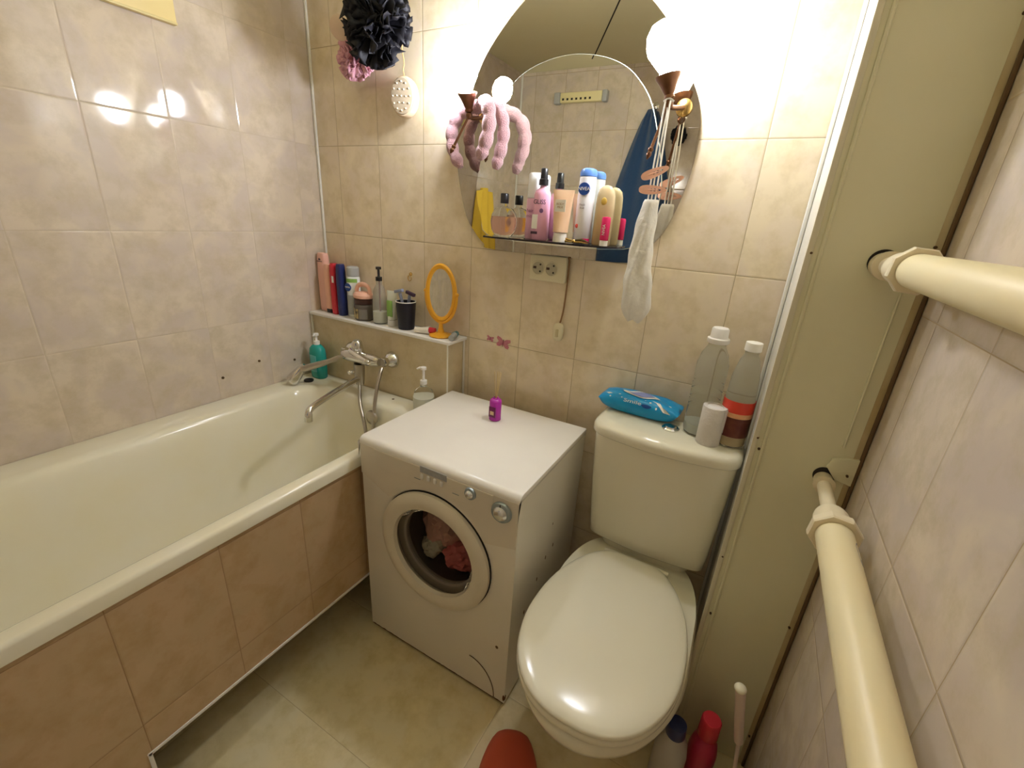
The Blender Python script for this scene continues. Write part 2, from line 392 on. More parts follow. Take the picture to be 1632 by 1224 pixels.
# worktop with rolled front edge
bm = new(); prof = [(WY1, WZ1 - .0195), (WY1, WZ1)]
prof += [(WY0 + .016 + .0 - .020 * math.sin(a), WZ1 - .020 + .020 * math.cos(a)) for a in [i * PI / 2 / 6 for i in range(7)]]
prof += [(WY0 - .004, WZ1 - .0195)]
a = [bm.verts.new((WX0 - .003, y, z)) for y, z in prof]; b = [bm.verts.new((WX1 + .002, y, z)) for y, z in prof]
bm.faces.new(a); bm.faces.new(b[::-1])
for i in range(len(a)): bm.faces.new((a[i], b[i], b[(i + 1) % len(a)], a[(i + 1) % len(a)]))
bmesh.ops.recalc_face_normals(bm, faces=bm.faces)
bmesh.ops.bevel(bm, geom=[e for e in bm.edges if abs(e.verts[0].co.x - e.verts[1].co.x) < 1e-6], offset=.003, segments=2, profile=.5, affect='EDGES')
m_top = M('washer_worktop', (.83, .80, .74), .22, col2=(.72, .69, .64), ns=6, amt=.35)
obj('worktop', bm, m_top, t, angle=35)
# control fascia, lower edge following the door
out = [(WX0 + .001, WZ1 - .0205), (WX0 + .001, .592), (WX0 + .06, .566), (WX0 + .10, .549)]
a0, a1 = math.radians(140), math.radians(33)
for i in range(25):
    a = a0 + (a1 - a0) * i / 24; out.append((DC[0] + (DR + .006) * math.cos(a), DC[1] + (DR + .006) * math.sin(a)))
out += [(WX1 - .05, .545), (WX1 - .001, .557), (WX1 - .001, WZ1 - .0205)]
obj('control_fascia', prism(out, WY0 - .004, WY0 - .0002), m_fascia, t, smooth=False)
obj('drawer_front', prism([(WX0 + .055, WZ1 - .021), (WX0 + .055, .640), (WX0 + .07, .632), (1.125, .632), (1.135, .64), (1.135, WZ1 - .021)], WY0 - .0062, WY0 - .0042, bev=.001), m_fascia, t, smooth=False)
obj('button_display', bx(.915, 1.0, WY0 - .0072, WY0 - .0064, .672, .690), M('grey_print', (.36, .38, .40), .5, col2=(.5, .5, .5), ns=120), t)
for i in range(4):
    x = .918 + i * .021
    obj('button', bx(x, x + .009, WY0 - .012, WY0 - .0064, .655, .670, bev=.003, seg=3), m_white, t)
m_knob = M('blue_grey_knob', (.34, .40, .42), .25, .3); m_silver = M('silver_knob', (.75, .76, .76), .22, .8)
def knob(x, z, r, h):
    k = obj('knob', latheY([(.0005, -h * .45), (r * .68, -h * .5), (r * .92, -h * .35), (r, -h * .1), (r, 0)], (x, WY0 - (.0045 if r > .02 else .0065), z), 32), m_knob, t)
    obj('knob_cap', latheY([(.0005, -h), (r * .38, -h * .98), (r * .5, -h * .85), (r * .66, -h * .5)], (x, WY0 - (.0045 if r > .02 else .0065), z), 32), m_silver, k)
    obj('knob_marker', bx(x - .001, x + .001, WY0 - .005 - h * .55, WY0 - .005 - h * .45, z + r * .7, z + r * .9), m_dark, k)
knob(1.160, .648, .028, .018); knob(1.072, .667, .0165, .014)
for x in (.895, 1.018): obj('small_print', bx(x, x + .02, WY0 - .0068, WY0 - .0063, .6465, .6485), m_knob, t)
# round door
dr = obj('door', latheY([(.136, .002), (.130, -.008), (.134, -.018), (.150, -.024), (.168, -.0225), (DR, -.014), (DR, .0)], (DC[0], WY0 - .0005, DC[1]), 64, cap=(False, False)), m_ring, t)
m_port = M('smoky_door_glass', (.62, .60, .54), .04, trans=1., ior=1.08, col2=(.62, .60, .54))
gl = latheY([(.1335, -.010), (.125, .012), (.105, .04), (.07, .058), (.001, .066)], (DC[0], WY0, DC[1]), 48, cap=(False, False))
g_o = obj('door_glass', gl, m_port, dr)
obj('door_gap', latheY([(DR + .0022, -.0002), (DR + .0003, -.0046), (DR + .0022, -.0046)], (DC[0], WY0, DC[1]), 64, cap=(False, False)), m_dark, dr)
# drum behind
m_drum = M('drum_steel', (.36, .33, .29), .35, .8)
obj('drum', latheY([(.1415, .004), (.155, .05), (.155, .30), (.001, .30)], (DC[0], WY0, DC[1]), 48, cap=(False, False)), m_drum, t)
# latch
obj('door_seal', latheY([(.140, .006), (.118, .016), (.118, .03), (.150, .045)], (DC[0], WY0, DC[1]), 48, cap=(False, False)), M('grey_rubber', (.25, .22, .18), .6), t)
# filter flap at the lower right and rust along the foot
fl = [(1.083, .014)] + [(1.083 + .085 * math.sin(a), .014 + .105 * math.cos(a)) for a in [i * PI / 2 / 12 for i in range(13)]] + [(1.176, .014)]
obj('filter_flap', prism(fl, WY0 - .0022, WY0 - .0002, bev=.0006), m_wash, t, smooth=False)
bm = new(); pts = [(1.083 + .0865 * math.sin(a), WY0 - .0012, .014 + .1065 * math.cos(a)) for a in [i * PI / 2 / 14 for i in range(15)]]
tube(pts, .0011, 6, bm); obj('flap_gap', bm, m_brown, t)
obj('plinth_gap', bx(WX0 + .004, WX1 - .004, WY0 + .004, WY1 - .01, .0006, .0098), m_dark, t)
m_rust = M('rust', (.16, .06, .02), .8, col2=(.05, .025, .01), ns=60)
random.seed(3); N_ = 60; lo = []; hi = []
for i in range(N_ + 1):
    x = WX0 + .004 + i * (WX1 - WX0 - .008) / N_; lo.append((x, WY0 - .0006, WZ0 - .0012)); hi.append((x, WY0 - .0006, WZ0 + .0006 + max(0, random.gauss(0, .0014))))
bm = new(); rings(bm, [lo, hi, [(x, y + .0008, z) for x, y, z in hi], [(x, y + .0008, z) for x, y, z in lo]], (False, False), closed=False)
obj('rusty_edge', bm, m_rust, t); obj('rust_spot', ball(new(), (WX1 - .003, WY0 + .004, .03), .009, (.5, .8, 1.6), 10, 8), m_rust, t)
for y, z, r in ((-.46, .50, .0), (-.30, .38, .006), (-.25, .39, .006), (-.35, .34, .006), (-.42, .28, .0065), (-.27, .48, .004)):
    if r: obj('paint_chip', ball(new(), (WX1 + .0002, y, z), r, (.08, .55, 1.2), 10, 8), m_brown, t)
obj('paint_chip', ball(new(), (1.169, WY0 - .0002, .208), .006, (.8, .08, .9), 10, 8), m_brown, t)
for x in (WX0 + .04, WX1 - .04):
    for y in (WY0 + .05, WY1 - .05):
        obj('foot', lathe([(.015, .0005), (.015, .0095)], 12, off=(x, y, 0)), m_black, t)
# laundry in the drum
def crumple(c, r, s, seed, m, label):
    bm = new(); bmesh.ops.create_icosphere(bm, subdivisions=4, radius=r)
    for v in bm.verts:
        n = v.co.normalized(); p = n * 2.2 + Vector((seed, seed * 2, 0))
        k = 1 + .28 * noise.noise(p) + .16 * (1 - abs(noise.noise(p * 2.3)) * 2) - .08
        v.co = Vector((n.x * s[0], n.y * s[1], n.z * s[2])) * r * k
    o = obj('laundry', bm, m, loc=c); return tag(o, label, 'laundry', 'laundry inside the washing machine')
crumple((.885, -.360, .390), .066, (1.05, .85, 1.15), 1., M('mauve_cloth', (.75, .45, .38), .9), 'mauve crumpled cloth, the largest and topmost behind the washer door glass')
crumple((.872, -.400, .338), .036, (1, .9, .85), 4., M('grey_green_cloth', (.7, .68, .55), .9), 'grey green crumpled cloth at lower left behind the washer door glass')
crumple((.962, -.385, .330), .048, (1.05, .9, .8), 7., M('pink_red_cloth', (.75, .22, .22), .9), 'dark pink crumpled cloth at lower right behind the washer door glass')

# ------------------------------------------------------------------ toilet
t = thing('toilet', 'white ceramic toilet with closed lid and square tank beside the washing machine', 'toilet', (0, 0, 0))
def dshape(x0, x1, yb, yf, z, bulge=.03, rc=.035, n=10):
    """rounded plan: flat back, front bowed outward"""
    pts = []; cx = (x0 + x1) / 2; hw = (x1 - x0) / 2
    base = []
    for (px, py, a0) in ((x1 - rc, yb - rc * .5, 0), (x0 + rc, yb - rc * .5, 90)):
        for i in range(n):
            a = math.radians(a0 + 90 * i / (n - 1)); base.append((px + rc * math.cos(a), py + rc * .5 * math.sin(a)))
    # left side down to the front
    for i in range(n):
        a = math.radians(180 + 90 * i / (n - 1)); base.append((x0 + rc + rc * math.cos(a), yf + rc + rc * math.sin(a)))
    for i in range(1, 14):
        k = i / 14; base.append((x0 + rc + (x1 - x0 - 2 * rc) * k, yf))
    for i in range(n):
        a = math.radians(270 + 90 * i / (n - 1)); base.append((x1 - rc + rc * math.cos(a), yf + rc + rc * math.sin(a)))
    for x, y in base:
        if y < yf + rc: y -= bulge * (1 - ((x - cx) / hw) ** 2)
        pts.append((x, y, z))
    return pts
bm = new()
rings(bm, [dshape(1.292, 1.600, -.062, -.172, .428, .016, rc=.02), dshape(1.284, 1.608, -.058, -.179, .436, .017, rc=.022), dshape(1.280, 1.611, -.056, -.183, .47, .019, rc=.028), dshape(1.266, 1.620, -.052, -.188, .64, .028), dshape(1.260, 1.626, -.05, -.190, .762, .03)])
obj('tank', bm, m_ceram, t, angle=50)
bm = new()
rings(bm, [dshape(1.257, 1.629, -.048, -.193, .7635, .031), dshape(1.254, 1.6305, -.046, -.196, .768, .032), dshape(1.254, 1.6305, -.046, -.196, .785, .032), dshape(1.258, 1.627, -.05, -.192, .793, .031), dshape(1.268, 1.617, -.056, -.182, .799, .028), dshape(1.285, 1.60, -.066, -.168, .8005, .022)])
tl = obj('tank_lid', bm, m_ceram, t, angle=60)
bt = obj('flush_button', lathe([(.0225, 0), (.0225, .003), (.019, .006), (.016, .005), (.014, .0085), (.006, .010), (.0005, .0102)], 32, off=(1.449, -.126, .8006)), m_chrome, t)
def seat_ring(z, sc=1., dy=0., back=-.215, wide=1.):
    # control polygon of half outline (dx from centre, y): front to back
    cx = 1.437
    pts = []
    n = 60
    for i in range(n):
        a = 2 * PI * i / n; c, s = math.cos(a), math.sin(a)
        L = .502; cy = back - L * .56
        y = cy - s * (L * .44 if s > 0 else L * .56)
        k = .178
        x = k * math.copysign(abs(c) ** .82, c) * 1.0
        if s < 0:   # taper towards the hinge
            f = abs(s); x = math.copysign(k * (abs(c) ** .36) * (1 - .34 * f ** 2.4), c)
            if abs(c) < .35 : pass
        x *= wide
        xc = cx + x * sc; yc = (back - L / 2) + (y - (back - L / 2)) * sc + dy
        pts.append((xc, yc, z))
    return pts
# ceramic bowl
def bowl_ring(cx, yb, yf, hw, z, pw=2.3, n=60):
    pts = []
    for i in range(n):
        a = 2 * PI * i / n; c, s = math.cos(a), math.sin(a)
        L = yb - yf; cy = yf + L * .42
        y = cy - s * (L * .42 if s > 0 else L * .58)
        e = 2 / (2.05 if s > 0 else 6.)
        pts.append((cx + hw * math.copysign(abs(c) ** e, c) * (1 if s > 0 else 1 - .25 * abs(s) ** 1.15), cy - math.copysign(abs(s) ** e, s) * (L * .42 if s > 0 else L * .58), z))
    return pts
bm = new(); cx = 1.442
rings(bm, [bowl_ring(cx, -.20, -.46, .085, .0005), bowl_ring(cx, -.20, -.47, .09, .02), bowl_ring(cx, -.19, -.46, .082, .10), bowl_ring(cx, -.17, -.50, .095, .20), bowl_ring(cx, -.15, -.60, .135, .29),
           bowl_ring(cx, -.13, -.690, .168, .335), bowl_ring(cx, -.12, -.722, .180, .368), bowl_ring(cx, -.12, -.727, .184, .388), bowl_ring(cx, -.125, -.720, .179, .4)])
obj('bowl', bm, m_ceram, t, angle=60)
bm = new(); rings(bm, [dshape(1.320, 1.575, -.075, -.165, .4005, .01), dshape(1.325, 1.57, -.075, -.16, .4315, .01)]); obj('tank_base', bm, m_ceram, t, angle=50)
bm = new(); rings(bm, [seat_ring(.4015, 1.0), seat_ring(.405, 1.012), seat_ring(.415, 1.012), seat_ring(.4185, 1.0)]); obj('seat', bm, m_lid, t, angle=60)
bm = new(); rings(bm, [seat_ring(.4195, 1.0), seat_ring(.422, 1.006), seat_ring(.4265, 1.003), seat_ring(.430, .985), seat_ring(.4325, .94), seat_ring(.4345, .86), seat_ring(.4360, .7), seat_ring(.437, .45), seat_ring(.4375, .2)]); obj('lid', bm, m_lid, t, angle=60)
for x in (1.37, 1.51): obj('hinge', tube([(x - .02, -.208, .411), (x + .02, -.208, .411)], .008, 14), m_lid, t)

# ------------------------------------------------------------------ mirror and glass shelf
m_mir = M('mirror_silver', (.86, .87, .80), .0, 1., col2=(.86, .87, .80))
m_mir2 = M('bronze_mirror', (.50, .46, .38), .0, 1., col2=(.50, .46, .38))
def cat(pts, n=6):
    out = []; N_ = len(pts)
    for i in range(N_):
        p0, p1, p2, p3 = [Vector(pts[(i + k - 1) % N_]) for k in range(4)]
        for j in range(n):
            u = j / n
            out.append(tuple(.5 * ((2 * p1) + (-p0 + p2) * u + (2 * p0 - 5 * p1 + 4 * p2 - p3) * u * u + (-p0 + 3 * p1 - 3 * p2 + p3) * u ** 3)))
    return out
half = [(.20, 1.199), (.245, 1.215), (.285, 1.252), (.318, 1.30), (.347, 1.40), (.357, 1.50), (.342, 1.58), (.300, 1.655), (.262, 1.722), (.205, 1.785), (.140, 1.838), (.07, 1.868), (0, 1.878)]
outl = [(1.008 + x, z) for x, z in half] + [(1.008 - x, z) for x, z in half[::-1][1:]]
outl = cat(outl, 4)
t = thing('wall_mirror', 'large arched two layer mirror above the washing machine', 'mirror', (0, 0, 0))
obj('backing_mirror', prism(outl, -.006, -.0008), m_mir2, t, smooth=False)
half = [(.205, 1.236), (.262, 1.30), (.282, 1.37), (.275, 1.43), (.256, 1.50), (.226, 1.58), (.19, 1.63), (.145, 1.667), (.08, 1.692), (0, 1.702)]
outi = [(1.014 + x, z) for x, z in half] + [(1.014 - x, z) for x, z in half[::-1][1:]]
obj('front_mirror', prism(cat(outi, 5), -.0105, -.0062, bev=.0015), m_mir, t, smooth=False)
obj('mirror_edge', tube([Vector((x, -.0085, z)) for x, z in cat(outi, 5)] + [Vector((cat(outi, 5)[0][0], -.0085, cat(outi, 5)[0][1]))], .0012, 6), M('glass_edge', (.55, .6, .5), .2), t)
# shelf: smoked glass with rounded front corners
SH = 1.243
bm = new()
o2 = [(.790, -.012), (.793, -.055), (.812, -.088), (.85, -.100), (1.0, -.104), (1.14, -.100), (1.185, -.090), (1.213, -.055), (1.216, -.012)]
a = [bm.verts.new((x, y, SH - .005)) for x, y in o2]; b = [bm.verts.new((x, y, SH)) for x, y in o2]
bm.faces.new(a); bm.faces.new(b[::-1])
for i in range(len(a)): bm.faces.new((a[i], b[i], b[(i + 1) % len(a)], a[(i + 1) % len(a)]))
tag(obj('glass_shelf', bm, M('smoked_glass', (.05, .04, .045), .05, trans=.5), smooth=False), 'thin dark smoked glass shelf crossing the bottom of the mirror', 'shelf')

# ------------------------------------------------------------------ wall lamps
def sconce(label, plate, arm, bulb, r, fin, bh):
    t = thing('wall_lamp', label, 'lamp', arm, group=None)
    ax, ay, az = arm
    L = lambda p: (p[0] - ax, p[1] - ay, p[2] - az)
    p = L(plate)
    obj('backplate', latheY([(.001, -.010), (.012, -.009), (.019, -.004), (.021, .006)], p, 28), m_brass, t)
    obj('arm', tube([(p[0], p[1] - .006, p[2]), (p[0] * .6, p[1] * .55, p[2] - .008), (0, 0, -.006), (0, 0, .012)], .0055, 12, smooth=2), m_bronze, t)
    d = (Vector(L(bulb)) - Vector((0, 0, .02))).normalized()
    cup = lathe([(.007, .0), (.012, .004), (.010, .010), (.014, .018), (.017, .026), (.021, .034), (.026, .042), (.028, .048), (.025, .049), (.018, .040), (.002, .036)], 32)
    q = Vector((0, 0, 1)).rotation_difference(d); bmesh.ops.transform(cup, matrix=Matrix.Translation((0, 0, .008)) @ q.to_matrix().to_4x4(), verts=cup.verts)
    obj('cup', cup, m_bronze, t)
    obj('joint', ball(new(), (0, 0, 0), .010), m_bronze, t)
    f = Vector(L(fin)); 
    pts = [f * k for k in (.02, .1, .5, .78, .80, .83, .86, .9, .94, 1.0)]
    obj('drop_rod', tube(pts, [.005, .0035, .0035, .0038, .0065, .0065, .0045, .0065, .005, .0012], 14), m_bronze, t)
    bm = lathe([(.012, 0), (.013, .012), (r * .62, .012 + bh * .2), (r * .95, .012 + bh * .42), (r, .012 + bh * .58), (r * .93, .012 + bh * .76), (r * .66, .012 + bh * .92), (r * .25, .012 + bh * .99), (.001, .012 + bh)], 32)
    bmesh.ops.transform(bm, matrix=Matrix.Translation(Vector((0, 0, .008)) + d * .036) @ q.to_matrix().to_4x4(), verts=bm.verts)
    obj('bulb', bm, m_bulb, t)
    return t
sconce('bronze wall lamp with glowing bulb at the right side of the mirror', (1.318, -.007, 1.570), (1.299, -.088, 1.562), (1.272, -.098, 1.70), .042, (1.276, -.118, 1.445), .105)
sconce('bronze wall lamp with glowing bulb at the left side of the mirror, with pink plush', (.752, -.007, 1.570), (.742, -.075, 1.562), (.748, -.104, 1.665), .033, (.700, -.105, 1.462), .085)


# ------------------------------------------------------------------ bath mixer tap with hand shower
t = thing('bath_mixer_tap', 'chrome bath mixer tap with long swivelling spout on the ledge front', 'tap', (0, 0, 0))
obj('body', tube([(.245, -.155, .772), (.262, -.155, .773), (.285, -.155, .774), (.375, -.155, .776), (.405, -.155, .777), (.43, -.155, .777)], [.016, .022, .024, .024, .022, .015], 24), m_chrome, t)
for x in (.232, .438):
    obj('wall_rosette', latheY([(.014, -.030), (.022, -.022), (.031, -.008), (.032, -.0005)], (x, -.0975, .775), 32), m_chrome, t)
    obj('union', tube([(x, -.10, .775), (x, -.150, .775)], .013, 16), m_chromed, t)
    obj('union_nut', tube([(x, -.128, .775), (x, -.130, .775), (x, -.146, .775), (x, -.148, .775)], [.014, .018, .018, .014], 6), m_chrome, t, angle=25)
obj('valve_body', tube([(.325, -.155, .79), (.325, -.158, .81), (.325, -.162, .835), (.325, -.163, .842)], [.022, .021, .019, .012], 24), m_chrome, t)
bm = tube([(.312, -.180, .812), (.322, -.186, .806), (.350, -.190, .800), (.385, -.193, .792), (.415, -.195, .787), (.421, -.195, .786)], [.006, .013, .014, .013, .011, .005], 18, smooth=1, flat=.6)
obj('lever', bm, m_chrome, t)
obj('diverter', tube([(.325, -.157, .75), (.325, -.157, .70), (.325, -.157, .668)], [.020, .019, .015], 20), m_chromed, t)
obj('diverter_knob', tube([(.318, -.175, .722), (.314, -.192, .722), (.313, -.198, .722)], [.006, .009, .006], 14), m_chrome, t)
sp = [(.325, -.165, .692), (.340, -.215, .693), (.372, -.33, .692), (.402, -.425, .690), (.408, -.445, .684), (.411, -.452, .668), (.411, -.453, .650)]
obj('spout', tube(sp, [.0125, .0115, .011, .0105, .0108, .0125, .0125], 18, smooth=2), m_chrome, t)
t = thing('hand_shower', 'chrome hand shower slanting from the tap to the left wall, hose looping into the tub', 'shower', (0, 0, 0))
obj('handle', tube([(.262, -.168, .770), (.243, -.178, .764), (.225, -.188, .752), (.215, -.193, .748), (.18, -.205, .732), (.135, -.222, .714), (.095, -.238, .697)], [.006, .008, .0105, .008, .012, .0125, .014], 18, smooth=1), m_chromed, t)
bm = tube([(.105, -.226, .713), (.095, -.236, .700), (.080, -.252, .672), (.071, -.262, .655), (.067, -.266, .650)], [.010, .016, .022, .024, .020], 24)
obj('spray_head', bm, m_chrome, t)
hose = [(.268, -.166, .772), (.30, -.135, .76), (.335, -.17, .66), (.38, -.215, .62), (.425, -.238, .560), (.445, -.25, .50), (.462, -.255, .485), (.472, -.25, .51), (.468, -.235, .58), (.455, -.21, .66), (.445, -.172, .74), (.440, -.155, .757)]
hp = [Vector(p) for p in hose]
obj('shower_hose', tube(hp, .0068, 12, smooth=3), m_chromed, t)

# ------------------------------------------------------------------ generic containers
def bottle(name, label, cat, loc, prof, m, sx=1., sy=1., rz=0, group=None, body='body', rot=None, seg=32):
    t = thing(name, label, cat, loc, rz, group, rot)
    obj(body, lathe(prof, seg, sx, sy), m, t, angle=50)
    return t
def cap(t, prof, m, name='cap', sx=1., sy=1., seg=24): return obj(name, lathe(prof, seg, sx, sy), m, t, angle=40)
def pump(t, z, m, h=.035, out=(.0, -1), r=.004, ln=.03):
    """pump head with a nozzle"""
    p = obj('pump', lathe([(.012, z), (.012, z + .014), (.006, z + .015), (.0045, z + .018), (.0045, z + h - .01), (.010, z + h - .009), (.010, z + h), (.001, z + h + .001)], 20), m, t)
    obj('nozzle', tube([(0, 0, z + h - .004), (out[0] * ln * .6, out[1] * ln * .6, z + h - .003), (out[0] * ln, out[1] * ln, z + h - .008)], [.005, .004, .003], 10), m, p)
    return p
m_pink = M('pink_plastic', (.86, .55, .60), .3); m_peach = M('peach_plastic', (.86, .49, .36), .32); m_red = M('red_plastic', (.62, .03, .05), .25)
m_navy = M('navy_plastic', (.02, .03, .13), .3); m_green = M('green_label', (.25, .45, .10), .4); m_grey = M('grey_plastic', (.42, .43, .42), .3)
m_teal = M('teal_gel', (.02, .34, .30), .18); m_liq = M('white_liquid', (.80, .80, .70), .3)
m_blue = M('blue_cap', (.10, .22, .55), .3); m_lblue = M('label_blue', (.02, .07, .30), .35)
m_crimson = M('crimson_plastic', (.70, .02, .13), .25); m_sand = M('sand_plastic', (.74, .53, .31), .35); m_clearsand = M('amber_gel', (.78, .62, .36), .15, trans=.35)
m_ink = M('dark_ink', (.06, .03, .06), .5); m_lbl = M('cream_label', (.85, .82, .74), .5)
Y = -.055
# ---- on the glass shelf
S = SH + .0004
t = bottle('perfume_bottle', 'small clear round perfume bottle with coral liquid and black cap, leftmost on the glass shelf', 'perfume', (.862, Y, S), [(.018, 0), (.030, .004), (.040, .018), (.044, .04), (.041, .062), (.030, .078), (.010, .085), (.009, .092), (.0005, .092)], m_glass, sy=.5)
obj('perfume', lathe([(.010, .006), (.030, .010), (.0385, .022), (.0415, .04), (.039, .056), (.0005, .057)], 32, 1, .42), M('coral_liquid', (1., .66, .58), .1, trans=.85, ior=1.1, col2=(1., .6, .5)), t)
cap(t, [(.012, .0925), (.0125, .094), (.0125, .118), (.011, .12), (.0005, .12)], m_black)
t = bottle('foam_can', 'pink can with tall white cap, standing beside the perfume bottle', 'can', (.950, -.038, S), [(.0185, 0), (.0205, .003), (.0205, .105), (.019, .11), (.0005, .111)], M('pale_pink_can', (.84, .50, .66), .28))
cap(t, [(.0195, .1115), (.020, .115), (.0195, .172), (.016, .177), (.0005, .178)], M('frosted_white', (.86, .88, .88), .25))
text('lettering', 'hair\nmist', .014, M('mauve_print', (.42, .16, .32), .5), t, (.0, -.0208, .070))
t = bottle('spray_bottle', 'pink spray bottle with black pump and dark lettering on the glass shelf', 'bottle', (.990, -.066, S), [(.022, 0), (.0245, .003), (.0245, .118), (.021, .129), (.010, .137), (.009, .143), (.0005, .143)], M('glossy_pink', (.86, .45, .62), .25), sx=1, sy=.75)
cap(t, [(.013, .1435), (.013, .158), (.0105, .160), (.0095, .184), (.008, .186), (.0005, .186)], m_black)
text('lettering', 'GLISS', .0165, m_ink, t, (.001, -.0190, .100), sx=.95)
obj('emblem', latheY([(.0001, -.0006), (.006, -.0006), (.006, 0)], (.008, -.0184, .078), 16), M('purple_dot', (.22, .10, .24), .4), t)
obj('emblem', bx(-.019, -.002, -.0192, -.0183, .030, .068), m_lbl, t); obj('emblem', bx(-.020, .000, -.0196, -.0183, .016, .023), m_ink, t)
t = thing('cream_tube', 'beige squeeze tube standing on its white cap on the glass shelf', 'tube', (1.060, -.083, S))
def tube_body(h0, h1, r, w, n=32):
    rs = []
    for k in range(9):
        f = k / 8; z = h0 + (h1 - h0) * f; a = r + (w - r) * f; b = r * (1 - f) ** .75 + .0012
        rs.append([(a * math.cos(2 * PI * i / n), b * math.sin(2 * PI * i / n), z) for i in range(n)])
    return rings(new(), rs)
obj('body', tube_body(.026, .133, .020, .031), M('beige_tube', (.80, .54, .34), .35), t, angle=60)
cap(t, [(.019, 0), (.0195, .002), (.018, .024), (.0005, .0255)], m_lbl)
obj('paper_label', bx(-.015, .015, -.0165, -.0155, .078, .108), m_lbl, t, rot=None); text('lettering', 'BODY\nMILK', .008, M('tan_print', (.5, .33, .2), .5), t, (0, -.0168, .093))
t = bottle('deodorant_can', 'tall white deodorant can with blue top and round blue emblem on the glass shelf', 'can', (1.111, -.047, S), [(.021, 0), (.0235, .003), (.0235, .115), (.0225, .15), (.022, .168), (.0005, .169)], M('white_can', (.86, .86, .88), .22))
cap(t, [(.022, .1692), (.0225, .178), (.019, .186), (.012, .189), (.0005, .19)], m_blue, sx=1.02)
obj('round_emblem', latheY([(.0001, -.0012), (.0155, -.0012), (.0155, .004)], (.0, -.0235, .138), 32), m_lblue, t)
text('lettering', 'NIVEA', .0120, m_white, t, (0, -.0249, .138))
obj('red_flower', ball(new(), (-.010, -.0215, .045), .0055, (1, .25, 1), 12, 8), M('flower_red', (.7, .10, .08), .4), t)
obj('red_corner', curved_label('wedge', .0236, .004, .020, -75, -20, m_crimson, None) and bx(0, .001, 0, .001, 0, .001), m_white, t) if 0 else curved_label('red_band', .0236, .003, .014, -70, -15, m_crimson, t)
text('lettering', 'fresh\nfruit', .008, M('grey_ink', (.35, .3, .3), .5), t, (0, -.0243, .095))
t = thing('gel_tube', 'translucent golden beige bottle with domed top, right of the deodorant can', 'bottle', (1.166, -.045, S))
bm = new(); rs = [sell(0, 0, a, b, z, 32, 2.6) for a, b, z in ((.023, .013, 0), (.0255, .015, .003), (.0255, .015, .10), (.024, .014, .125), (.020, .011, .139), (.012, .007, .147), (.003, .002, .150))]
rings(bm, rs); obj('body', bm, m_clearsand, t, angle=60)
obj('gold_flower', ball(new(), (0, -.0145, .110), .008, (1, .2, 1.2), 12, 8), M('gold_flower', (.62, .42, .08), .4), t)
def balm(x, y, label, body='NIVEA', rz=0):
    t = thing('lip_balm', label, 'lip balm', (x, y, S), rz); t.scale = (1.25, 1.25, 1.12)
    obj('base', lathe([(.0085, 0), (.0085, .012), (.0005, .0125)], 20), m_lbl, t)
    obj('cap', lathe([(.0085, .0128), (.0092, .014), (.0092, .060), (.008, .064), (.0005, .065)], 20), m_crimson, t)
    text('lettering', body, .0085, m_white, t, (.0, -.0096, .036), rot=(PI / 2, -PI / 2, 0))
    return t
balm(1.186, -.082, 'crimson lip balm stick standing at the right front edge of the glass shelf')
bm = new()
for k, (x, y, r_, l) in enumerate(((1.075, -.087, .1, .05), (1.125, -.090, -.15, .045))):
    t = thing('hair_clip', ('small golden hair clip lying at the front edge of the glass shelf, left one', 'dark tortoiseshell hair clip lying at the front edge of the glass shelf, right one')[k], 'hair clip', (x, y, S), r_)
    mm = (m_brass, M('tortoiseshell', (.10, .07, .03), .2))[k]
    obj('prong', tube([(-l / 2, 0, .0035), (0, 0, .0045), (l / 2, .0, .003)], [.003, .0034, .0015], 8), m_brass, t)
    obj('prong', tube([(-l / 2, .003, .008), (0, .004, .011), (l / 2, .0, .0065)], [.003, .0034, .0015], 8), mm, t)
    obj('hinge', ball(new(), (-l / 2, .0015, .006), .0055, (1, 1, .95), 10, 8), m_brass, t)
bm.free()
# ---- on the white ledge shelf
Z = .8929
def flat_bottle(label, x, y, w, d, h, m, rz=0, capm=None, caph=.02, name='shampoo_bottle', tilt=0):
    t = thing(name, label, 'bottle', (x, y, Z), 0, None, (0, tilt, rz))
    if capm: obj('cap', bx(-w * .42, w * .42, -d * .4, d * .4, 0, caph - .0003, bev=.003), capm, t)
    z0 = caph if capm else 0
    rs = [sell(0, 0, w / 2 * a, d / 2 * a, z, 36, 3.2) for a, z in ((.88, z0), (.97, z0 + .006), (1, z0 + .02), (1, h * .6), (.97, h * .85), (.9, h * .96), (.78, h))]
    obj('body', rings(new(), rs), m, t, angle=60)
    return t
t = flat_bottle('tall pale pink shampoo bottle with dark crest, at the left end of the white ledge', .030, -.042, .050, .034, .228, M('pale_pink_bottle', (.86, .50, .42), .3))
text('lettering', 'SHAMPOO', .0065, m_ink, t, (0, -.0176, .196)); obj('crest', prism([(-.006, .201), (.006, .201), (.005, .207), (.002, .204), (0, .210), (-.002, .204), (-.005, .207)], -.0176, -.0166), m_ink, t, smooth=False)
t = flat_bottle('peach conditioner bottle standing on a black cap, second from the left on the white ledge', .078, -.060, .032, .03, .19, m_peach, capm=m_black, caph=.016)
t = flat_bottle('bright red shampoo bottle leaning between the peach and the navy bottles on the ledge', .1125, -.060, .030, .034, .197, m_red, tilt=.0)
obj('small_label', bx(.003, .012, -.0188, -.0168, .125, .150), m_lbl, t)
t = flat_bottle('dark navy blue shampoo bottle right of the red bottle on the white ledge', .1500, -.062, .030, .034, .198, m_navy)
t = bottle('deodorant_can', 'white and green can with grey clear cap, behind the jar on the white ledge', 'can', (.192, -.040, Z), [(.022, 0), (.0255, .004), (.0255, .148), (.023, .155), (.0005, .156)], M('white_can2', (.80, .82, .78), .25))
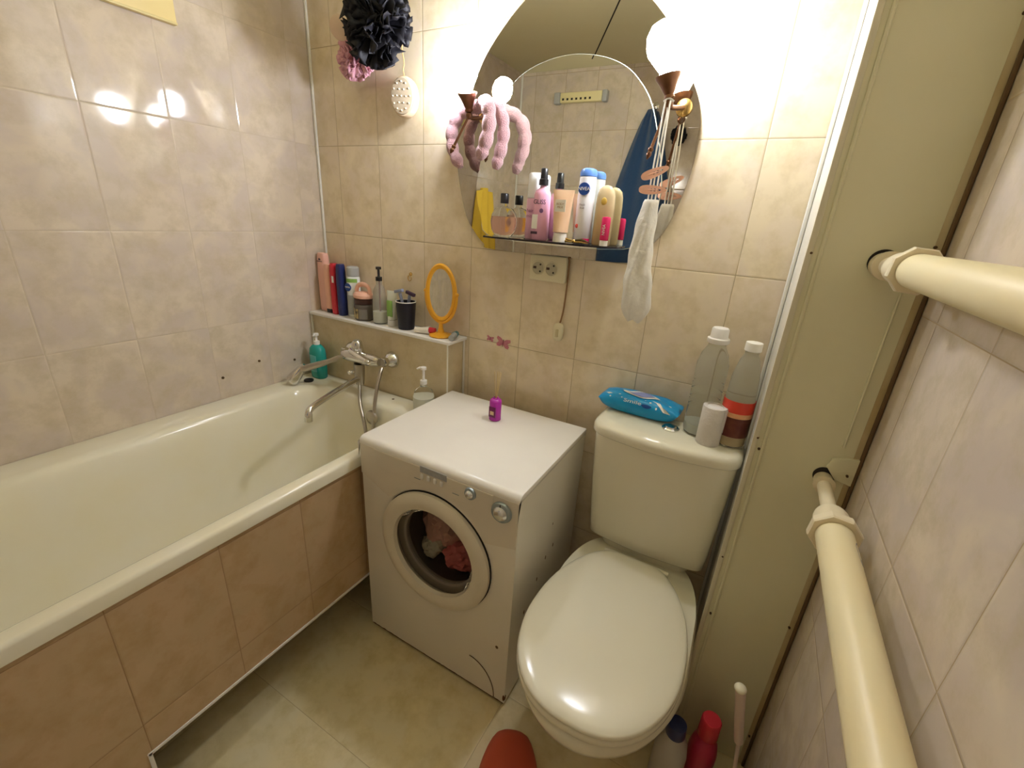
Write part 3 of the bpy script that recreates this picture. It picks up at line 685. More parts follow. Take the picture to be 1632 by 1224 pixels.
cap(t, [(.0235, .1565), (.024, .16), (.023, .188), (.019, .192), (.0005, .193)], m_grey)
curved_label('green_band', .0257, .134, .148, -160, -10, m_green, t); curved_label('grey_label', .0257, .01, .085, -160, -10, m_grey, t)
obj('round_emblem', latheY([(.0001, -.0015), (.0155, -.0015), (.0155, .006)], (-.004, -.0248, .115), 28), m_lblue, t); text('lettering', 'NIVEA', .009, m_white, t, (-.004, -.0266, .115))
t = bottle('cosmetic_jar', 'brown black cosmetic jar with a yellow picture label, under the peach brush on the ledge', 'jar', (.262, -.058, Z), [(.034, 0), (.0385, .004), (.039, .05), (.036, .06), (.034, .062), (.0005, .0625)], M('dark_glass_jar', (.12, .10, .08), .15), sy=.9)
cap(t, [(.037, .063), (.0375, .065), (.037, .080), (.0005, .081)], M('brown_cap', (.05, .02, .015), .3), 'lid', sy=.9)
curved_label('picture_label', .0392, .008, .045, -140, -85, M('yellow_black_label', (.02, .02, .02), .4, col2=(.75, .58, .25), ns=70, amt=1.), t, sy=.9)
curved_label('grey_label', .0392, .008, .045, -80, -30, M('grey_brown_label', (.20, .18, .15), .4), t, sy=.9)
t = thing('scalp_brush', 'peach round scalp brush with ring handle lying on the dark cosmetic jar', 'brush', (.262, -.058, Z + .0815))
obj('brush_base', lathe([(.034, 0), (.040, .004), (.041, .014), (.034, .022), (.012, .026), (.0005, .026)], 32, 1.0, .85), m_peach, t)
bm = new(); pp = [(-.034 + .0, 0, .018), (-.034, 0, .032), (-.026, 0, .046), (-.008, 0, .053), (.012, 0, .053), (.028, 0, .045), (.035, 0, .032), (.034, 0, .018)]
obj('ring_handle', tube(pp, .0055, 12, smooth=2, flat=1.6), m_peach, t)
t = bottle('pump_bottle', 'clear pump bottle with black pump head, in the middle of the white ledge', 'bottle', (.346, -.058, Z), [(.024, 0), (.027, .004), (.027, .06), (.0255, .10), (.020, .128), (.011, .145), (.011, .157), (.0005, .158)], m_pet)
obj('lotion', lathe([(.022, .003), (.0255, .006), (.0255, .045), (.0005, .046)], 28), m_liq, t)
pump(t, .158, m_black, .05, (.6, -.6), ln=.022)
obj('brown_straw', tube([(0, 0, .012), (0.002, 0, .157)], .003, 8), M('brown_label', (.25, .11, .06), .5), t)
t = thing('cream_tube', 'white and green squeeze tube standing on its white cap on the ledge', 'tube', (.405, -.056, Z))
obj('body', tube_body(.024, .128, .017, .024), M('pale_tube', (.74, .76, .66), .3), t, angle=60); cap(t, [(.018, 0), (.019, .003), (.018, .022), (.0005, .0235)], m_white)
obj('green_label', bx(-.012, .014, -.0165, -.0125, .035, .095, bev=.0015), m_green, t)
t = bottle('toothbrush_cup', 'black tumbler holding shaving things on the white ledge', 'cup', (.474, -.058, Z), [(.0005, .0), (.028, 0), (.029, .003), (.036, .098), (.036, .1), (.034, .1), (.027, .006), (.0005, .006)], M('matte_black_cup', (.012, .011, .02), .35))
obj('white_rim', lathe([(.0345, .0985), (.0365, .0985), (.0365, .1015), (.0345, .1015), (.0345, .0985)], 32, cap=(False, False)), m_lbl, t)
for k, (p, q, mm, lab) in enumerate((((.004, .004, .012), (-.022, -.006, .128), M('blue_grey_plastic', (.30, .33, .45), .3), 'blue grey razor sticking out of the black tumbler to the left'), ((-.004, .002, .012), (.022, -.004, .125), M('steel_blue_plastic', (.22, .26, .38), .3), 'dark blue grey razor sticking out of the black tumbler to the right'))):
    r = thing('razor', lab, 'razor', (.474, -.058, Z)); 
    obj('handle', tube([p, [(a + b) / 2 for a, b in zip(p, q)], q], [.004, .005, .006], 10), mm, r)
    s = 1 if q[0] > 0 else -1
    obj('razor_head', bx(-.019, .019, -.006, .006, -.005, .006, bev=.0015), m_ink if k else mm, r, loc=(q[0] + s * .004, q[1], q[2] + .006), rot=(0, .25 * s, 0))
t = thing('table_mirror', 'oval table mirror in an orange frame at the right end of the ledge', 'mirror', (.632, -.058, Z))
bm = new(); n = 48; rs = []
for i in range(n):
    a = 2 * PI * i / n; c, s = math.cos(a), math.sin(a)
    fr = [(0, .0), (.006, -.005), (.014, -.005), (.019, 0), (.014, .005), (.003, .005)]
    rs.append([((.044 + q) * c, y, .150 + (.080 + q) * s) for q, y in fr])
rs.append(rs[0])
m_or = M('orange_plastic', (.85, .42, .03), .28)
bm = new(); rows = [[bm.verts.new(p) for p in r] for r in rs[:-1]]; rows.append(rows[0])
for a_, b_ in zip(rows[:-1], rows[1:]):
    for i in range(6): bm.faces.new((a_[i], a_[(i + 1) % 6], b_[(i + 1) % 6], b_[i]))
fr_o = obj('frame', bm, m_or, t, rot=(.0, 0, .10))
bm = new(); a = [bm.verts.new((.045 * math.cos(2 * PI * i / n), -.001, .150 + .081 * math.sin(2 * PI * i / n))) for i in range(n)]; b = [bm.verts.new((v.co.x, .003, v.co.z)) for v in a]
bm.faces.new(a); bm.faces.new(b[::-1]); [bm.faces.new((a[i], b[i], b[(i + 1) % n], a[(i + 1) % n])) for i in range(n)]
obj('mirror_glass', bm, m_mir, fr_o, smooth=False)
for s in (-1, 1): obj('pivot', ball(new(), (s * .066, 0, .152), .007), m_or, t)
bm = tube([(-.066, 0, .152), (-.064, 0, .115), (-.048, 0, .075), (-.02, 0, .052), (0, 0, .048), (.02, 0, .052), (.048, 0, .075), (.064, 0, .115), (.066, 0, .152)], .005, 10, smooth=2)
obj('yoke', bm, m_or, t)
obj('stem', tube([(0, 0, .01), (0, 0, .03), (0, 0, .05)], [.014, .008, .007], 14), m_or, t)
obj('foot', lathe([(.036, 0), (.040, .003), (.038, .007), (.018, .013), (.0005, .014)], 32, 1.05, 1), m_or, t)
t = thing('toothpaste_tube', 'small white toothpaste tube with red cap lying at the mirror foot on the ledge', 'tube', (.585, -.070, Z), .25)
obj('body', tube([(-.050, 0, .012), (-.02, 0, .013), (.006, 0, .016)], [.009, .011, .013], 16), m_lbl, t); obj('cap', tube([(.0062, 0, .016), (.028, 0, .017)], [.011, .009], 16), m_red, t)
t = thing('toothbrush_cover', 'small grey tube with teal cap lying right of the orange mirror foot', 'tube', (.693, -.068, Z), 1.9)
obj('body', tube([(-.024, 0, .011), (.0, 0, .012), (.016, 0, .013)], [.010, .010, .0105], 16), m_grey, t); obj('cap', tube([(.0162, 0, .013), (.036, 0, .013)], [.0115, .010], 16), M('teal_cap', (.03, .22, .25), .3), t)
# ---- on the tub rim
ZT = RZ + .0004
t = thing('shampoo_bottle', 'teal green shampoo bottle with white pump in the corner of the bathtub rim', 'bottle', (.075, -.142, ZT))
rs = [sell(0, 0, a, b, z, 36, 2.6) for a, b, z in ((.031, .020, 0), (.035, .023, .005), (.036, .024, .05), (.036, .024, .10), (.033, .022, .122), (.022, .016, .134), (.014, .012, .139))]
obj('body', rings(new(), rs), m_teal, t, angle=60)
obj('print', bx(-.016, .018, -.0256, -.0235, .030, .098, bev=.001), M('pale_teal', (.12, .48, .48), .3), t)
pump(t, .1395, m_white, .045, (.3, -.9), ln=.02)
tag(obj('bath_plug', lathe([(.017, 0), (.019, .003), (.018, .007), (.006, .009), (.0005, .009)], 24), m_black, loc=(.082, -.2, RZ + .0004)), 'small black rubber bath plug lying on the tub rim beside the green bottle', 'plug')
t = bottle('soap_dispenser', 'round clear glass soap dispenser with white soap on the tub rim by the washer', 'dispenser', (.622, -.141, ZT), [(.030, 0), (.036, .004), (.038, .03), (.037, .055), (.030, .075), (.016, .086), (.012, .09), (.012, .098), (.0005, .099)], m_glass)
obj('liquid_soap', lathe([(.030, .004), (.034, .007), (.0355, .03), (.0350, .052), (.0005, .053)], 28), m_liq, t)
pump(t, .0995, m_pet if 0 else m_white, .062, (-.7, -.4), ln=.028)
# ---- on the washing machine
t = bottle('reed_diffuser', 'small purple reed diffuser bottle on top of the washing machine', 'diffuser', (.943, -.185, WZ1 + .0003), [(.016, 0), (.0185, .002), (.0185, .062), (.016, .068), (.009, .071), (.009, .0745), (.006, .0745), (.006, .06), (.0005, .06)], M('purple_glass', (.45, .03, .38), .2, col2=(.5, .05, .45)))
obj('label', bx(-.0115, .0115, -.0200, -.0168, .014, .048, bev=.0005), M('dark_purple_label', (.16, .01, .10), .4), t)
obj('cream_square', bx(-.0065, .0065, -.0206, -.0200, .022, .034), M('cream_print', (.75, .55, .35), .5), t)
for i, (dx, dy) in enumerate(((-.012, .004), (-.004, .010), (.004, -.002), (.010, .006), (.001, .014))):
    obj('reed', tube([(dx * .1, dy * .1, .061), (dx, dy, .155)], .0011, 6), M('reed', (.62, .47, .22), .6), t)
# ---- on the toilet tank
ZK = .8009
t = thing('wet_wipes_pack', 'soft blue packet of wet wipes lying on the left of the toilet tank', 'wipes', (1.350, -.068, ZK), -.04)
bm = new(); nx, ny = 28, 16; L_, Wd, Hh = .113, .048, .026
top = []; bot = []
for sgn, store in ((1, top), (-1, bot)):
    for i in range(nx + 1):
        row = []
        for j in range(ny + 1):
            u = -1 + 2 * i / nx; v = -1 + 2 * j / ny
            e = max(0, (1 - abs(u) ** 4)) ** .6 * max(0, 1 - abs(v) ** 5) ** .5
            wv = .003 * math.sin(u * 9 + v * 5) * (1 - abs(v))
            x = u * L_ * (1 - .02 * v * v); y = v * Wd * (1 - .10 * (1 - abs(u) ** 8) * 0 - .08 * abs(u) ** 6)
            z = Hh + sgn * Hh * e + (wv if sgn > 0 else 0) * e + (.006 * max(0, abs(u) - .85) * 6)
            row.append(bm.verts.new((x, y, max(z, .0003) if sgn < 0 else z)))
        store.append(row)
for i in range(nx):
    for j in range(ny):
        bm.faces.new((top[i][j], top[i + 1][j], top[i + 1][j + 1], top[i][j + 1])); bm.faces.new((bot[i][j + 1], bot[i + 1][j + 1], bot[i + 1][j], bot[i][j]))
bmesh.ops.remove_doubles(bm, verts=bm.verts, dist=.0004)
wipe_m = M('blue_film', (.005, .28, .62), .3, col2=(.01, .36, .70), ns=20, bump=.15, bs=60)
obj('packet', bm, wipe_m, t, angle=70)
def S_(x, v, off=.0008):
    u = max(-.97, min(.97, x / L_)); e = max(0, (1 - abs(u) ** 4)) ** .6 * max(0, 1 - abs(v) ** 5) ** .5
    wv = .003 * math.sin(u * 9 + v * 5) * (1 - abs(v))
    z = Hh + Hh * e + wv * e + (.006 * max(0, abs(u) - .85) * 6)
    return (x * (1 - .02 * v * v), v * Wd * (1 - .08 * abs(u) ** 6) - off * abs(v) ** 3 * 2.2, z + off * 1.1)
def wrap(name, outline, m, off=.0008, th=.0008):
    bm = new(); c_ = (sum(p[0] for p in outline) / len(outline), sum(p[1] for p in outline) / len(outline)); K = 5
    rows = [[bm.verts.new(S_(c_[0] + (x - c_[0]) * k / K, c_[1] + (v - c_[1]) * k / K, off)) for x, v in outline] for k in range(1, K + 1)]
    ce = bm.verts.new(S_(*c_, off)); n_ = len(outline)
    for i in range(n_): bm.faces.new((ce, rows[0][i], rows[0][(i + 1) % n_]))
    for a_, b_ in zip(rows[:-1], rows[1:]):
        for i in range(n_): bm.faces.new((a_[i], b_[i], b_[(i + 1) % n_], a_[(i + 1) % n_]))
    return obj(name, bm, m, t, angle=180)
ell = lambda cx, cv, a, b, n_=28: [(cx + a * math.cos(2 * PI * i / n_), cv + b * math.sin(2 * PI * i / n_)) for i in range(n_)]
wrap('resealable_flap', ell(0, -.05, .052, .42), m_white, .0018)
wrap('flap_window', ell(.002, -.06, .036, .27), M('lilac_print', (.28, .32, .62), .4), .0030)
lt = text('lettering', 'Smile', .024, m_white, t, (0, 0, 0), rot=(0, 0, 0), ext=.0002)
for v_ in lt.data.vertices: v_.co = S_(v_.co.x - .012, -.90 + v_.co.y * 6.5, .0012 + (v_.co.z * 1.))
for x, v, r in ((-.055, -.55, .0035), (-.045, -.80, .002), (.035, -.72, .0032), (.055, -.93, .0025), (-.078, -.85, .0025), (.085, -.4, .004), (.020, -.62, .002)):
    wrap('white_dot', ell(x, v, r, r * 14, 12), m_white)
wrap('white_swoosh', [(.035, -.50), (.060, -.62), (.078, -.90), (.095, -.97), (.075, -.97), (.062, -.85), (.050, -.66)], m_white)
wrap('white_swoosh', [(-.095, -.5), (-.085, -.72), (-.075, -.62), (-.085, -.45)], m_white)
wrap('dark_blue_swirl', ell(.028, -.93, .014, .05), M('dark_blue_print', (.01, .07, .30), .4))
t = bottle('plastic_bottle', 'clear ribbed plastic bottle with white cap standing behind the paper roll on the tank', 'bottle', (1.512, -.052, .8009) if 0 else (1.513, -.103, .8009), [(.030, 0), (.036, .004), (.0375, .02), (.0375, .07), (.035, .074), (.0375, .078), (.0375, .092), (.035, .096), (.0375, .10), (.0375, .114), (.035, .118), (.0375, .122), (.0375, .136), (.035, .140), (.0375, .146), (.037, .19), (.031, .215), (.021, .235), (.019, .242), (.0005, .243)], m_pet)
obj('remaining_liquid', lathe([(.030, .003), (.0355, .006), (.036, .03), (.0005, .031)], 32), M('cloudy_liquid', (.74, .78, .70), .2, trans=.3), t)
cap(t, [(.024, .2435), (.0255, .246), (.0255, .255), (.0205, .257), (.0195, .278), (.017, .281), (.0005, .281)], m_white)
t = bottle('plastic_bottle', 'clear bottle with white cap and red and brown label beside the panel on the tank', 'bottle', (1.591, -.120, .8009), [(.028, 0), (.034, .004), (.035, .02), (.035, .11), (.033, .13), (.030, .18), (.021, .22), (.015, .234), (.015, .24), (.0005, .241)], m_pet)
obj('amber_liquid', lathe([(.028, .003), (.0335, .006), (.0338, .085), (.0005, .086)], 32), M('pale_amber', (.80, .58, .28), .2, trans=.2), t)
cap(t, [(.017, .2415), (.0185, .243), (.018, .262), (.0005, .264)], m_lbl)
curved_label('brown_label', .0352, .030, .080, -200, 20, M('dark_brown_label', (.10, .015, .012), .35, col2=(.22, .07, .03), ns=30), t)
curved_label('orange_label', .0352, .0802, .092, -200, 20, M('orange_label', (.75, .32, .15), .35, col2=(.85, .5, .25), ns=60, amt=1), t)
curved_label('red_label', .0352, .0922, .122, -200, 20, M('red_label', (.72, .06, .03), .35), t)
t = thing('toilet_paper_roll', 'thin almost finished roll of grey white toilet paper standing at the front of the tank', 'paper', (1.543, -.150, .8009))
m_paper = M('recycled_paper', (.70, .66, .61), .9, bump=.3, bs=150)
obj('roll', lathe([(.0185, 0), (.0275, 0), (.028, .001), (.028, .098), (.0275, .099), (.0185, .099), (.0185, 0)], 40, cap=(False, False)), m_paper, t)
obj('core', lathe([(.0180, .001), (.0184, .002), (.0184, .0972), (.0178, .0978), (.0005, .0978)], 32), M('pale_paper', (.78, .76, .74), .9), t)
bm = new(); rs = []
for i in range(9):
    a = math.radians(-35 + 60 * min(i, 4) / 4); x = .0285 * math.cos(a); y = .0285 * math.sin(a)
    if i > 4: k = i - 4; x, y = .0285 * math.cos(math.radians(25)) + .0028 * k, .0285 * math.sin(math.radians(25)) - .0035 * k
    z0 = .038 + .010 * math.sin(i * 1.7); rs.append([(x, y, z0), (x * 1.02, y * 1.02, .096), (x * 1.05, y * 1.05, .096), (x * 1.03, y * 1.03, z0)])
rings(bm, rs); obj('loose_sheet', bm, m_paper, t)

# ------------------------------------------------------------------ wall things
t = thing('power_socket', 'cream double wall socket below the mirror', 'socket', (1.003, -.0008, 1.162))
m_sock = M('cream_socket', (.78, .72, .50), .35)
obj('plate', bx(-.058, .060, -.026, 0, -.038, .038, bev=.005), m_sock, t)
for x in (-.028, .016):
    obj('socket_well', latheY([(.0185, -.0268), (.0185, -.0262)], (x, 0, 0), 28), M('socket_recess', (.50, .46, .32), .4), t)
    obj('well_rim', latheY([(.0185, -.0262), (.0190, -.0285), (.0205, -.0285), (.0215, -.0262)], (x, 0, 0), 28, cap=(False, False)), m_sock, t)
    for dx, dz in ((.007, .010), (.007, -.010)): obj('contact_hole', latheY([(.0028, -.0274), (.0028, -.0269)], (x + dx, 0, dz), 12), m_dark, t)
    obj('contact_slot', bx(x - .016, x - .006, -.0274, -.0269, -.003, .004), M('dark_brown_slot', (.06, .03, .02), .6), t)
cord = obj('cord', tube([(1.063, -.012, 1.200), (1.068, -.010, 1.19), (1.0665, -.008, 1.12), (1.064, -.008, 1.05), (1.060, -.011, 1.012), (1.058, -.014, 1.003)], .0026, 8, smooth=2), M('brown_cord', (.28, .15, .06), .5))
tag(cord, 'thin brown cord running down the wall from the socket to the cream switch', 'cord')
t = thing('cord_switch', 'small cream cord switch hanging on the wall below the socket', 'switch', (1.056, -.0008, .975))
rs = [sell(0, -.014, a, b, z, 28, 2.8) for a, b, z in ((.011, .008, -.027), (.015, .012, -.02), (.016, .012, .0), (.0155, .012, .016), (.011, .009, .025), (.006, .006, .028))]
obj('housing', rings(new(), rs), m_sock, t, angle=60)
obj('rocker', bx(-.004, .005, -.030, -.024, -.015, .01, bev=.002), M('dark_cream', (.60, .52, .30), .4), t)
for k, (x, z, s, lab) in enumerate(((.853, .897, 1.25, 'pink butterfly sticker on the wall above the diffuser'), (.801, .903, .65, 'small pink butterfly sticker on the wall, left of the larger one'))):
    bm = new()
    for sg in (-1, 1):
        w_ = [(0, .004), (sg * .008, .012), (sg * .020, .015), (sg * .022, .008), (sg * .014, .001), (sg * .020, -.006), (sg * .018, -.013), (sg * .009, -.012), (0, -.004)]
        prism([(a * s, b * s) for a, b in w_], -.0012, -.0004, bm)
    t = thing('butterfly_sticker', lab, 'sticker', (x, 0, z), 0, None, (0, .15, 0)); obj('wings', bm, M('pink_sticker', (.62, .25, .28), .4, col2=(.45, .12, .2), ns=60, amt=.8), t, smooth=False)
    obj('butterfly_body', tube([(0, -.0016, .010 * s), (0, -.0018, -.010 * s)], .0011, 8), M('dark_red', (.3, .06, .1), .5), t)
t = thing('wall_hook', 'tiny golden ring hook on the wall above the black tumbler', 'hook', (.449, -.0006, 1.072))
obj('hook_plate', latheY([(.001, -.004), (.006, -.003), (.007, 0)], (0, 0, .010), 16), m_brass, t); bm = tube([(.008 * math.cos(a), -.007, -.004 + .010 * math.sin(a)) for a in [2 * PI * i / 16 for i in range(17)]], .0016, 8); obj('ring', bm, m_brass, t)
for k, (y, z) in enumerate(((-.477, .710), (-.340, .738), (-.196, .708))):
    o = obj('wall_plug', tube([(.0002, 0, 0), (.003, 0, 0), (.0034, 0, 0)], [.0045, .0045, .002], 12), m_screw, loc=(0, y, z))
    tag(o, ('dark screw hole on the left wall, nearest of the three above the tub', 'dark screw hole on the left wall, middle of the three', 'dark screw hole on the left wall, the one nearest the green bottle')[k], 'screw', 'screw holes above the tub')
m_board = M('cream_yellow_board', (.80, .66, .30), .45, col2=(.74, .58, .22), ns=5)
t = thing('wall_board', 'cream yellow board fixed high on the left wall at the top edge of the photo', 'board', (0.001, -.437, 1.735))
obj('board', bx(0, .014, -.55, 0, 0, .34, bev=.002), m_board, t); obj('edge_strip', bx(.0142, .017, -.55, 0, 0, .006, bev=.001), M('yellow_strip', (.72, .60, .28), .4), t)

# ---- hanging wash things at the top left
t = thing('adhesive_hook', 'double wall hook above the black mesh sponge at the top of the back wall', 'hook', (.43, -.0008, 1.93))
obj('hook_base', bx(-.05, .05, -.008, 0, -.015, .02, bev=.003), m_white, t)
for x in (-.035, .035): obj('prong', tube([(x, -.006, .005), (x, -.03, -.004), (x, -.045, .002), (x, -.048, .014)], .004, 10, smooth=2), m_chrome, t)
def puff(name, label, c, r, m, seed, squash, cordtop):
    """mesh sponge: many ruffled petals around a core, one mesh"""
    random.seed(seed); bm = new()
    for k in range(110):
        d = Vector((random.gauss(0, 1), random.gauss(0, 1) * .8, random.gauss(0, 1))).normalized()
        t1 = d.orthogonal().normalized(); t1 = (t1 * math.cos(k) + d.cross(t1) * math.sin(k)).normalized(); t2 = d.cross(t1)
        wdt = r * random.uniform(.25, .5); ln_ = random.uniform(.4, .82); rows = []
        for i in range(6):
            f = i / 5; row = []
            for j in range(9):
                g = -1 + j / 4
                p = d * r * (.25 + ln_ * f) + t1 * wdt * g * (.35 + .65 * f) + t2 * wdt * .30 * math.sin(g * 5.5 + k) * f * random.uniform(.8, 1.3)
                nv = noise.noise_vector(p * (3.2 / r) + Vector((k * 3.1, 0, 0))); p = p + nv * r * .22 * f
                if p.length > r * 1.05: p = p.normalized() * r * 1.05
                row.append(bm.verts.new(Vector((p.x * squash[0], p.y * squash[1], p.z * squash[2]))))
            rows.append(row)
        for a_, b_ in zip(rows[:-1], rows[1:]):
            for j in range(8): bm.faces.new((a_[j], a_[j + 1], b_[j + 1], b_[j]))
    t = thing(name, label, 'sponge', c)
    bm2 = bm.copy() if False else bm
    o = obj('mesh_ruffles', bm2, m, t, angle=180)
    md = o.modifiers.new('thick', 'SOLIDIFY'); md.thickness = .0012
    obj('hanging_cord', tube([(0, .01, r * squash[2] * .6), (0, .008, r * squash[2]), tuple(Vector(cordtop) - Vector(c))], .002, 6, smooth=1), m, t)
    return t
m_blkmesh = M('black_mesh', (.004, .0035, .007), .6); m_pinkmesh = M('pink_mesh', (.72, .38, .45), .6)
puff('mesh_sponge', 'large black ruffled mesh sponge hanging at the top left of the mirror', (.450, -.128, 1.790), .096, m_blkmesh, 5, (1.18, .78, 1.08), (.465, -.044, 1.935))
puff('mesh_sponge', 'pink mesh sponge hanging behind the black one', (.280, -.048, 1.752), .078, m_pinkmesh, 9, (1.0, .45, .9), (.395, -.044, 1.935))
t = thing('loofah_pad', 'beige oval bath pad hanging behind the black mesh sponge at its left', 'sponge', (.285, -.112, 1.805), 0, None, (0, .5, 0))
obj('pad', ball(new(), (0, 0, 0), .045, (1, .25, .7), 24, 14), M('beige_pad', (.66, .50, .38), .8), t)
obj('cord', tube([(.02, 0, .03), (.045, .02, .14)], .0016, 6), M('brown_string', (.3, .18, .12), .7), t)
t = thing('massage_brush', 'cream oval massage brush with nubs hanging below the black mesh sponge', 'brush', (.468, -.035, 1.630), .25)
m_cre = M('cream_wood', (.78, .62, .42), .45); m_pad = M('grey_beige_pad', (.48, .39, .27), .6)
bm = new(); rs = [[(a * math.cos(2 * PI * i / 36), y, b * math.sin(2 * PI * i / 36)) for i in range(36)] for a, b, y in ((.040, .052, .016), (.044, .057, .012), (.044, .057, -.006), (.040, .053, -.012))]
obj('brush_body', rings(bm, rs), m_cre, t)
bm = new(); rs = [[(a * math.cos(2 * PI * i / 36) - .002, y, b * math.sin(2 * PI * i / 36)) for i in range(36)] for a, b, y in ((.037, .050, -.0121), (.036, .049, -.016), (.02, .03, -.018))]
pd = obj('rubber_pad', rings(bm, rs), m_pad, t)
for i, (rx, n_) in enumerate(((.85, 12), (.45, 6), (0, 1))):
    for k in range(n_):
        a = 2 * PI * k / n_ + i; obj('nub', ball(new(), (.034 * rx * math.cos(a) - .002, -.0185, .046 * rx * math.sin(a)), .0026, (1, 1.3, 1), 8, 6), M('pale_nub', (.82, .74, .56), .4), pd)
obj('loop', tube([(0, .0, .055), (-.004, .0, .075), (.002, 0, .09), (-.002, -.008, .12), (-.012, -.008, .30)], .002, 6, smooth=2), M('tan_loop', (.60, .38, .15), .5), t)

# ---- pink plush curler over the left lamp
bm = new()
def arm(pts, r):
    p = [Vector(q) for q in pts]
    for _ in range(3):
        q = [p[0]]
        for i in range(len(p) - 1): q += [p[i] * .75 + p[i + 1] * .25, p[i] * .25 + p[i + 1] * .75]
        q.append(p[-1]); p = q
    s = 0; rr = []; tot = sum((p[i + 1] - p[i]).length for i in range(len(p) - 1))
    for i in range(len(p)):
        if i: s += (p[i] - p[i - 1]).length
        e = min(1, (tot - s) / .03 + .25)
        rr.append(r * (.74 + .30 * abs(math.sin(s * 80)) ** .6) * (e ** .5))
    tube(p, rr, 20, bm)
arm([(.800, -.050, 1.592), (.765, -.036, 1.594), (.735, -.034, 1.592), (.700, -.038, 1.582), (.675, -.046, 1.562), (.662, -.052, 1.522), (.670, -.055, 1.480), (.690, -.056, 1.448), (.705, -.056, 1.430)], .0180)
arm([(.765, -.045, 1.594), (.795, -.075, 1.594), (.822, -.105, 1.582), (.838, -.115, 1.550), (.836, -.118, 1.510), (.824, -.118, 1.475), (.810, -.118, 1.445)], .0190)
arm([(.775, -.040, 1.594), (.815, -.052, 1.592), (.842, -.065, 1.572), (.858, -.070, 1.530), (.854, -.070, 1.488), (.842, -.070, 1.450), (.834, -.070, 1.425)], .0175)
o = obj('hair_curler', bm, M('pink_plush', (.76, .43, .46), .95, col2=(.68, .34, .38), ns=120, bump=.9, bs=420, sheen=.6), angle=180)
md = o.modifiers.new('weld', 'REMESH'); md.mode = 'VOXEL'; md.voxel_size = .0028; md.use_smooth_shade = True
tag(o, 'pale pink plush three armed hair curler draped over the left wall lamp', 'hair curler')

# ---- white drawstring bag and hair clips at the right lamp
t = thing('drawstring_bag', 'crumpled white cloth bag hanging on white strings from the right wall lamp', 'bag', (1.299, -.105, 1.36))
bm = new(); rs = []; n = 40
prof = [(.0, .016, .007), (-.006, .019, .009), (-.02, .021, .010), (-.06, .0245, .012), (-.11, .028, .013), (-.16, .032, .015), (-.20, .036, .016), (-.235, .039, .016), (-.262, .036, .014), (-.28, .030, .010), (-.295, .018, .005)]
for k in range(46):
    f = k / 45 * (len(prof) - 1); i = min(int(f), len(prof) - 2); u = f - i
    z, a, b = [prof[i][q] * (1 - u) + prof[i + 1][q] * u for q in range(3)]
    ring = []
    for j in range(n):
        th = 2 * PI * j / n
        fold = 1 + .16 * math.sin(3 * th + z * 20) + .12 * math.sin(7 * th - z * 55) * min(1, -z * 8)
        jag = .006 * math.sin(th * 3 + 1) * max(0, -z - .2) * 8
        ring.append((a * math.cos(th) * (1 + .05 * math.sin(z * 90)) + .006 * math.sin(z * 14), b * math.sin(th) * fold * 1.3, z + jag))
    rs.append(ring)
m_cloth = M('white_cloth', (.80, .78, .72), .9, bump=.5, bs=35)
obj('bag_cloth', rings(bm, rs), m_cloth, t, angle=80)
bm = new()
ztop = .205
for x0, x1, y1 in ((-.009, -.006, .004), (-.001, -.001, .014), (.008, .005, .004)):
    tube([(x0, 0, -.002), (x0 * .9, .0, .08), (x1, y1, ztop - .01), (x1, y1 + .004, ztop)], .0040, 8, bm, smooth=1, flat=.5)
tube([(-.010, .006, ztop), (0, .008, ztop + .008), (.012, .010, ztop)], .0021, 8, bm, smooth=2)
obj('drawstring', bm, m_cloth, t)
def snap(label, loc, tilt):
    t = thing('hair_clip', label, 'hair clip', loc, 0, 'peach hair clips on the bag strings', (0, tilt, .1))
    n = 40; O = []; I = []
    for i in range(n):
        a = 2 * PI * i / n; c, s = math.cos(a), math.sin(a)
        w_ = .0098 + .0026 * (-c)
        O.append((.032 * math.copysign(abs(c) ** .9, c), w_ * math.copysign(abs(s) ** .8, s))); I.append((.017 * c + .002, .0030 * s))
    bm = new(); rs_ = []
    prof = [(O, -.002), (O, .002), (I, .002), (I, -.002)]
    vv = [[bm.verts.new((x, y, z)) for x, z in P_] for P_, y in prof]
    for q in range(4):
        a_, b_ = vv[q], vv[(q + 1) % 4]
        for i in range(n): bm.faces.new((a_[i], a_[(i + 1) % n], b_[(i + 1) % n], b_[i]))
    obj('clip_frame', bm, m_peach, t, angle=30)
    obj('tongue', tube([(-.018, 0, .0), (0, -.001, 0), (.014, 0, 0)], [.0025, .0018, .0012], 8), m_peach, t)
snap('peach snap hair clip clipped aslant on the white strings, the upper one', (1.298, -.112, 1.418), -.38)
snap('peach snap hair clip clipped level on the white strings, the lower one', (1.299, -.112, 1.381), .0)

# ------------------------------------------------------------------ things in the corner by the toilet
t = bottle('cleaner_bottle', 'grey white cleaner bottle with dark blue cap on the floor right of the toilet', 'bottle', (1.634, -.440, .0006), [(.034, 0), (.038, .004), (.038, .11), (.033, .145), (.018, .165), (.017, .17), (.0005, .171)], M('grey_white_bottle', (.52, .50, .46), .3))
cap(t, [(.022, .1715), (.023, .174), (.021, .205), (.0005, .208)], m_navy)
t = bottle('cleaner_bottle', 'red cleaner bottle on the floor against the cream panel', 'bottle', (1.704, -.388, .0006), [(.030, 0), (.033, .004), (.033, .10), (.028, .13), (.017, .150), (.0005, .151)], M('pink_red_bottle', (.50, .03, .08), .3))
cap(t, [(.022, .1515), (.0235, .154), (.0225, .205), (.020, .209), (.0005, .21)], m_red)
t = thing('toilet_brush', 'cream toilet brush standing by the right wall with a round white handle end', 'brush', (1.775, -.438, .0006))
